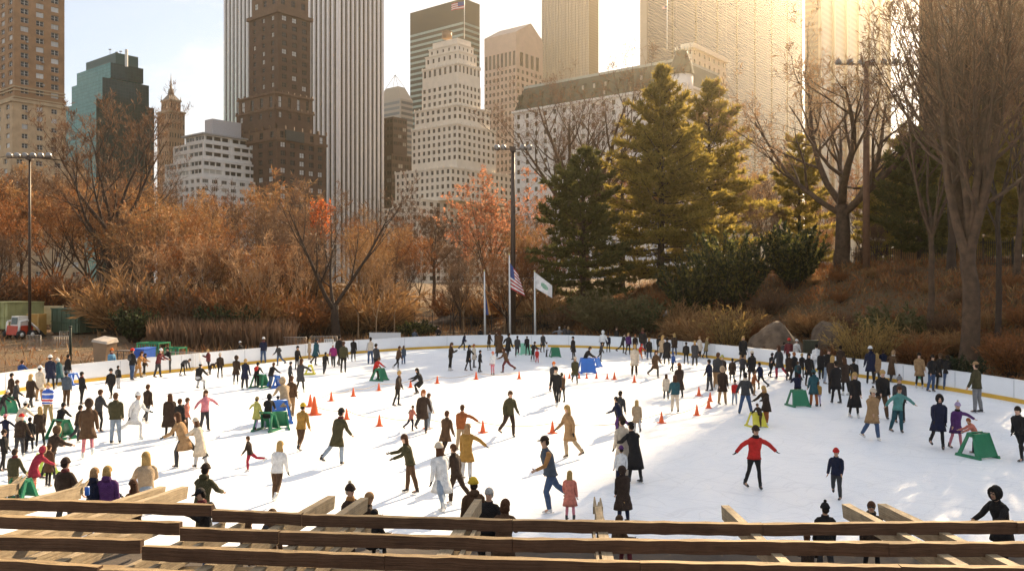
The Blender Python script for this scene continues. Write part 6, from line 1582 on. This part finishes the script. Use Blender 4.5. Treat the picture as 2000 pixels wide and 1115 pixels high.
barricade(66,62,1.25,-15,'metal crowd barrier in front of the loader'); barricade(120,62,1.25,8,'metal crowd barrier left of the dark post in the work yard'); barricade(128,66,.9,55,'metal crowd barrier turned sideways behind the dark post'); barricade(355,52,2.6,-17,'low metal rail behind the boards right of the green crates'); barricade(575,66,1.9,-8,'metal barrier frame behind the boards near the teal parka'); barricade(632,67,2.2,-4,'pale metal barrier frame behind the boards holding a small white panel')
e=empty('tilted_bin',gz(203,56),radians(-14)); e.rotation_euler=(radians(4),radians(7),radians(-14)); tag(e,'tall tan plastic bin with pale lid leaning on the bank','bin')
mb=MB(); mb.hexa([Vector(v) for v in((-.42,-.4,-.1),(.42,-.4,-.1),(.42,.4,-.1),(-.42,.4,-.1))],[Vector(v) for v in((-.55,-.5,1.35),(.55,-.5,1.35),(.55,.5,1.35),(-.55,.5,1.35))]); mb.build('body',mat('bin_tan',(.33,.23,.15),.5,.1,2),e)
mb=MB(); mb.hexa([Vector(v) for v in((-.6,-.56,1.35),(.6,-.56,1.35),(.6,.56,1.35),(-.6,.56,1.35))],[Vector(v) for v in((-.56,-.5,1.5),(.56,-.5,1.5),(.5,.5,1.62),(-.5,.5,1.62))]); mb.build('lid',mat('bin_lid',(.5,.42,.34),.45,.08),e)
e=empty('bollard_post',gz(137.5,56)); tag(e,'thin dark green post between the barriers and the tan bin','post')
mb=MB(); mb.tube([(0,0,-.2),(0,0,2.25)],.085,8); mb.build('shaft',mat('post_green',(.02,.03,.02)),e); mb=MB(); mb.ell((0,0,2.27),(.11,.11,.08)); mb.build('cap',mat('post_green',(.02,.03,.02)),e)
def tub(px,Y,w,h,d,rz,label,m):
    e=empty('storage_tub',gz(px,Y),radians(rz)); tag(e,label,'tub'); mb=MB(); a,b=w/2*.86,d/2*.86
    mb.hexa([Vector(v) for v in((-a,-b,0),(a,-b,0),(a,b,0),(-a,b,0))],[Vector(v) for v in((-w/2,-d/2,h),(w/2,-d/2,h),(w/2,d/2,h),(-w/2,d/2,h))]); mb.build('body',m,e)
    mb=MB(); mb.box((0,0,h+.03),(w*1.06,d*1.06,.06)); 
    for k in (-.3,0,.3): mb.box((k*w,-d/2-.01,h*.55),(.05,.06,h*.7))
    mb.build('rim',m,e); return e
blp=mat('tub_blue',(.03,.12,.5),.45,.12,2)
tub(277,51,.75,1.35,.7,-10,'blue plastic tub behind the boards beside the green crates',blp); tub(290,52.5,.6,1.3,.6,-12,'second blue plastic tub partly behind the first',blp)
def cage(px,Y,w,h,d,rz,label):
    e=empty('green_crate',gz(px,Y),radians(rz)); tag(e,label,'crate'); m=mat('crate_green',(.02,.2,.09),.45,.1,2)
    mb=MB()
    for x in(-w/2,w/2):
        for y in(-d/2,d/2): mb.box((x,y,h/2),(.07,.07,h))
    for z in(.05,h-.04):
        for y in(-d/2,d/2): mb.box((0,y,z),(w-.07,.068,.08))
        for x in(-w/2,w/2): mb.box((x,0,z),(.068,d-.07,.078))
    mb.build('frame',m,e); mb=MB(); k=-w/2+.16
    while k<w/2-.05:
        mb.box((k,-d/2+.01,h/2),(.045,.04,h-.16)); k+=.17
    mb.build('slat_side',m,e); mb=MB(); mb.box((0,0,.1),(w-.1,d-.1,.06)); mb.build('bottom',m,e)
cage(300,54,1.5,1.55,1.2,-12,'large green slatted crate right of the blue tubs'); cage(343,54,.95,1.25,.9,-12,'smaller green slatted crate right of the large one')
e=empty('work_table',gz(254,52),radians(-12)); tag(e,'low dark table top behind the boards left of the blue tubs','table')
mb=MB(); mb.box((0,0,1.18),(1.5,.8,.05)); mb.build('table_top',mat('table_dark',(.09,.07,.06)),e)
for x in(-.65,.65):
    for y in(-.3,.3): mb=MB(); mb.tube([(x,y,-.1),(x,y,1.15)],.03,5); mb.build('leg',mat('iron_dark',(.04,.045,.04)),e)
e=empty('white_sign_panel',gz(643,66.5),radians(-4)); tag(e,'small white panel with dark bars fixed at the pale barrier','sign')
mb=MB(); mb.box((0,-.06,.78),(.75,.03,.32)); mb.build('plate',mat('sign_white',(.75,.75,.73)),e); mb=MB(); [mb.box((x,-.085,.78),(.05,.016,.24)) for x in(-.25,-.08,.08,.25)]; mb.build('dark_bars',mat('iron_dark',(.04,.045,.04)),e)
e=empty('white_board_stack',gz(752,73),radians(-4)); tag(e,'long white spare board standing just behind the boards left of the blue jacket','board')
mb=MB(); mb.box((0,0,.5),(2.7,.08,.94)); mb.build('sheet',bw,e); mb=MB(); mb.box((0,0,.99),(2.74,.12,.05)); mb.build('edge_cap',bc,e)
e=empty('ground_floodlight',gz(1302,74),radians(20)); tag(e,'grey floodlight on a short stake on the slope right of the olive bushes','floodlight')
mb=MB(); mb.tube([(0,0,-.2),(0,0,1.3)],.04,6); mb.build('stake',pm_,e); mb=MB(); M=Matrix.Rotation(1.0,3,'Y'); mb.loft([[Vector((-.1,0,1.5))+M@Vector((cos(2*pi*j/10)*q,sin(2*pi*j/10)*q,zz)) for j in range(10)] for zz,q in ((-.3,.1),(0,.22),(.3,.3),(.32,.27))]); mb.build('lamp_head',lampm,e)
e=empty('utility_cabinet',gz(1583,56.5),radians(-10)); tag(e,'dark green utility cabinet on the slope below the boulders','cabinet')
mb=MB(); mb.box((0,0,.65),(.85,.5,1.3)); mb.build('body',mat('cabinet_green',(.05,.055,.035),.5,.1),e); mb=MB(); mb.box((-.21,-.262,.68),(.38,.024,1.1)); mb.box((.21,-.262,.68),(.38,.024,1.1)); mb.build('door',mat('cabinet_green',(.05,.055,.035),.5,.1),e)
mb=MB(); mb.box((0,0,1.33),(.95,.6,.06)); mb.build('top',mat('cabinet_green',(.05,.055,.035)),e)
# boulders
rockm=mat('schist_grey',(.125,.088,.06),.9,.5,1.6,bump=1.0)
def boulder(px,Y,w,d,h,seed,label,dz=0,rz=0):
    bm=bmesh.new(); bmesh.ops.create_icosphere(bm,subdivisions=4,radius=1); rk=random.Random(seed); pln=[(rv(rk),rk.uniform(.62,.9)) for _ in range(16)]
    for v in bm.verts:
        n=noise.noise(v.co*1.1+Vector((seed,0,0)))*.35+noise.noise(v.co*3+Vector((seed,5,0)))*.12+noise.noise(v.co*8+Vector((seed,9,0)))*.03
        for pn_,pd_ in pln:
            k_=v.co.dot(pn_)
            if k_>pd_: v.co=v.co-pn_*(k_-pd_)*.92
        v.co=v.co*(1+n*.6); v.co=Vector((v.co.x*w,v.co.y*d,max(v.co.z,-.4)*h))
    me=bpy.data.meshes.new('boulder'); bm.to_mesh(me); bm.free()
    o=link('boulder',me,rockm); p=gz(px,Y); o.location=p+Vector((0,0,dz)); o.rotation_euler=(0,0,radians(rz)); tag(o,label,'boulder')
    for pl_ in me.polygons: pl_.use_smooth=False
boulder(1526,59,2.5,2.0,2.5,1,'big grey rock outcrop on the slope behind the right crowd'); boulder(1622,58.5,1.6,1.6,2.3,7,'steep sunlit rock right of the big outcrop',.1); boulder(1842,47,.95,.7,.75,3,'pale grey boulder at the foot of the huge elm',0,20); boulder(1868,45,.5,.5,.45,4,'small boulder beside the pale one by the boards')
boulder(905,98,4.5,2.5,1.2,5,'long flat rock ledge on the hillside left of the flagpoles',.2,15); boulder(800,92,4.2,2.2,.95,6,'sunlit rock ledge trailing down to the left above the dark yew',.0,25)
# iron park fences
irm=mat('iron_fence',(.02,.017,.014),.5,.2)
def fence(pts,h,label):
    W=[gz(a,b) for a,b in pts]; o=W[0]; e=empty('iron_fence',o); tag(e,label,'fence')
    pk=MB(); rl=MB()
    for p,q in zip(W[:-1],W[1:]):
        L=(q-p).length; n=max(2,int(L/.17)); posts=max(1,round(L/2.4))
        for k in range(n):
            c=p.lerp(q,k/n)-o; pk.box((c.x,c.y,c.z+h/2),(.026,.026,h+.05))
        for zz in(.25,h-.18): rl.tube([p-o+Vector((0,0,zz)),q-o+Vector((0,0,zz))],.024,4)
        for k in range(posts):
            mb=MB(); c=p.lerp(q,k/posts)-o; mb.box((c.x,c.y,c.z+h/2+.05),(.07,.07,h+.25)); mb.build('post',irm,e)
    pk.build('picket_panel',irm,e); rl.build('rail',irm,e)
fence([(1600,80),(1690,76),(1760,74),(1840,72),(1920,69),(2040,64)],2.1,'black iron park fence on the ridge behind the huge elm')
fence([(740,90),(810,84),(880,82),(960,82),(1040,81),(1090,80)],1.9,'black iron park fence on the slope behind the flagpoles')
for c in ([x for x in bpy.data.objects if x.name.startswith('thicket_') and x.parent is None and x.location.z<-40]): print('unplaced',c.name)

# drink can standing on a rafter end
e=empty('drink_can',rafter_top(170,967)); tag(e,'blue drink can standing on the splintered rafter end at lower left','can')
mb=MB(); mb.tube([(0,0,0),(0,0,.006),(0,0,.014),(0,0,.12),(0,0,.132)],[.03,.033,.036,.036,.028],14); mb.build('body',mat('can_blue',(.02,.12,.5),.3,.1),e)
mb=MB(); mb.tube([(0,0,.132),(0,0,.137)],[.029,.029],14); mb.build('rim',mat('can_rim',(.6,.6,.62),.3,.05,metal=.8),e)
# settle repeated plant labels by their order from the left
LB={}
for o in COL.objects:
    if o.parent is None and o.get('category') in ('tree','shrub'): LB.setdefault(o['label'],[]).append(o)
for l,os_ in LB.items():
    if len(os_)>1:
        os_.sort(key=lambda o:o.location.x/max(5,o.location.y))
        for i,o in enumerate(os_):
            w_='leftmost' if i==0 else 'rightmost' if i==len(os_)-1 else ('second','third','fourth','fifth','sixth','seventh')[i-1]+' from left'
            z='%s, %s'%(l,w_)
            if len(z.split())<=16: o['label']=z
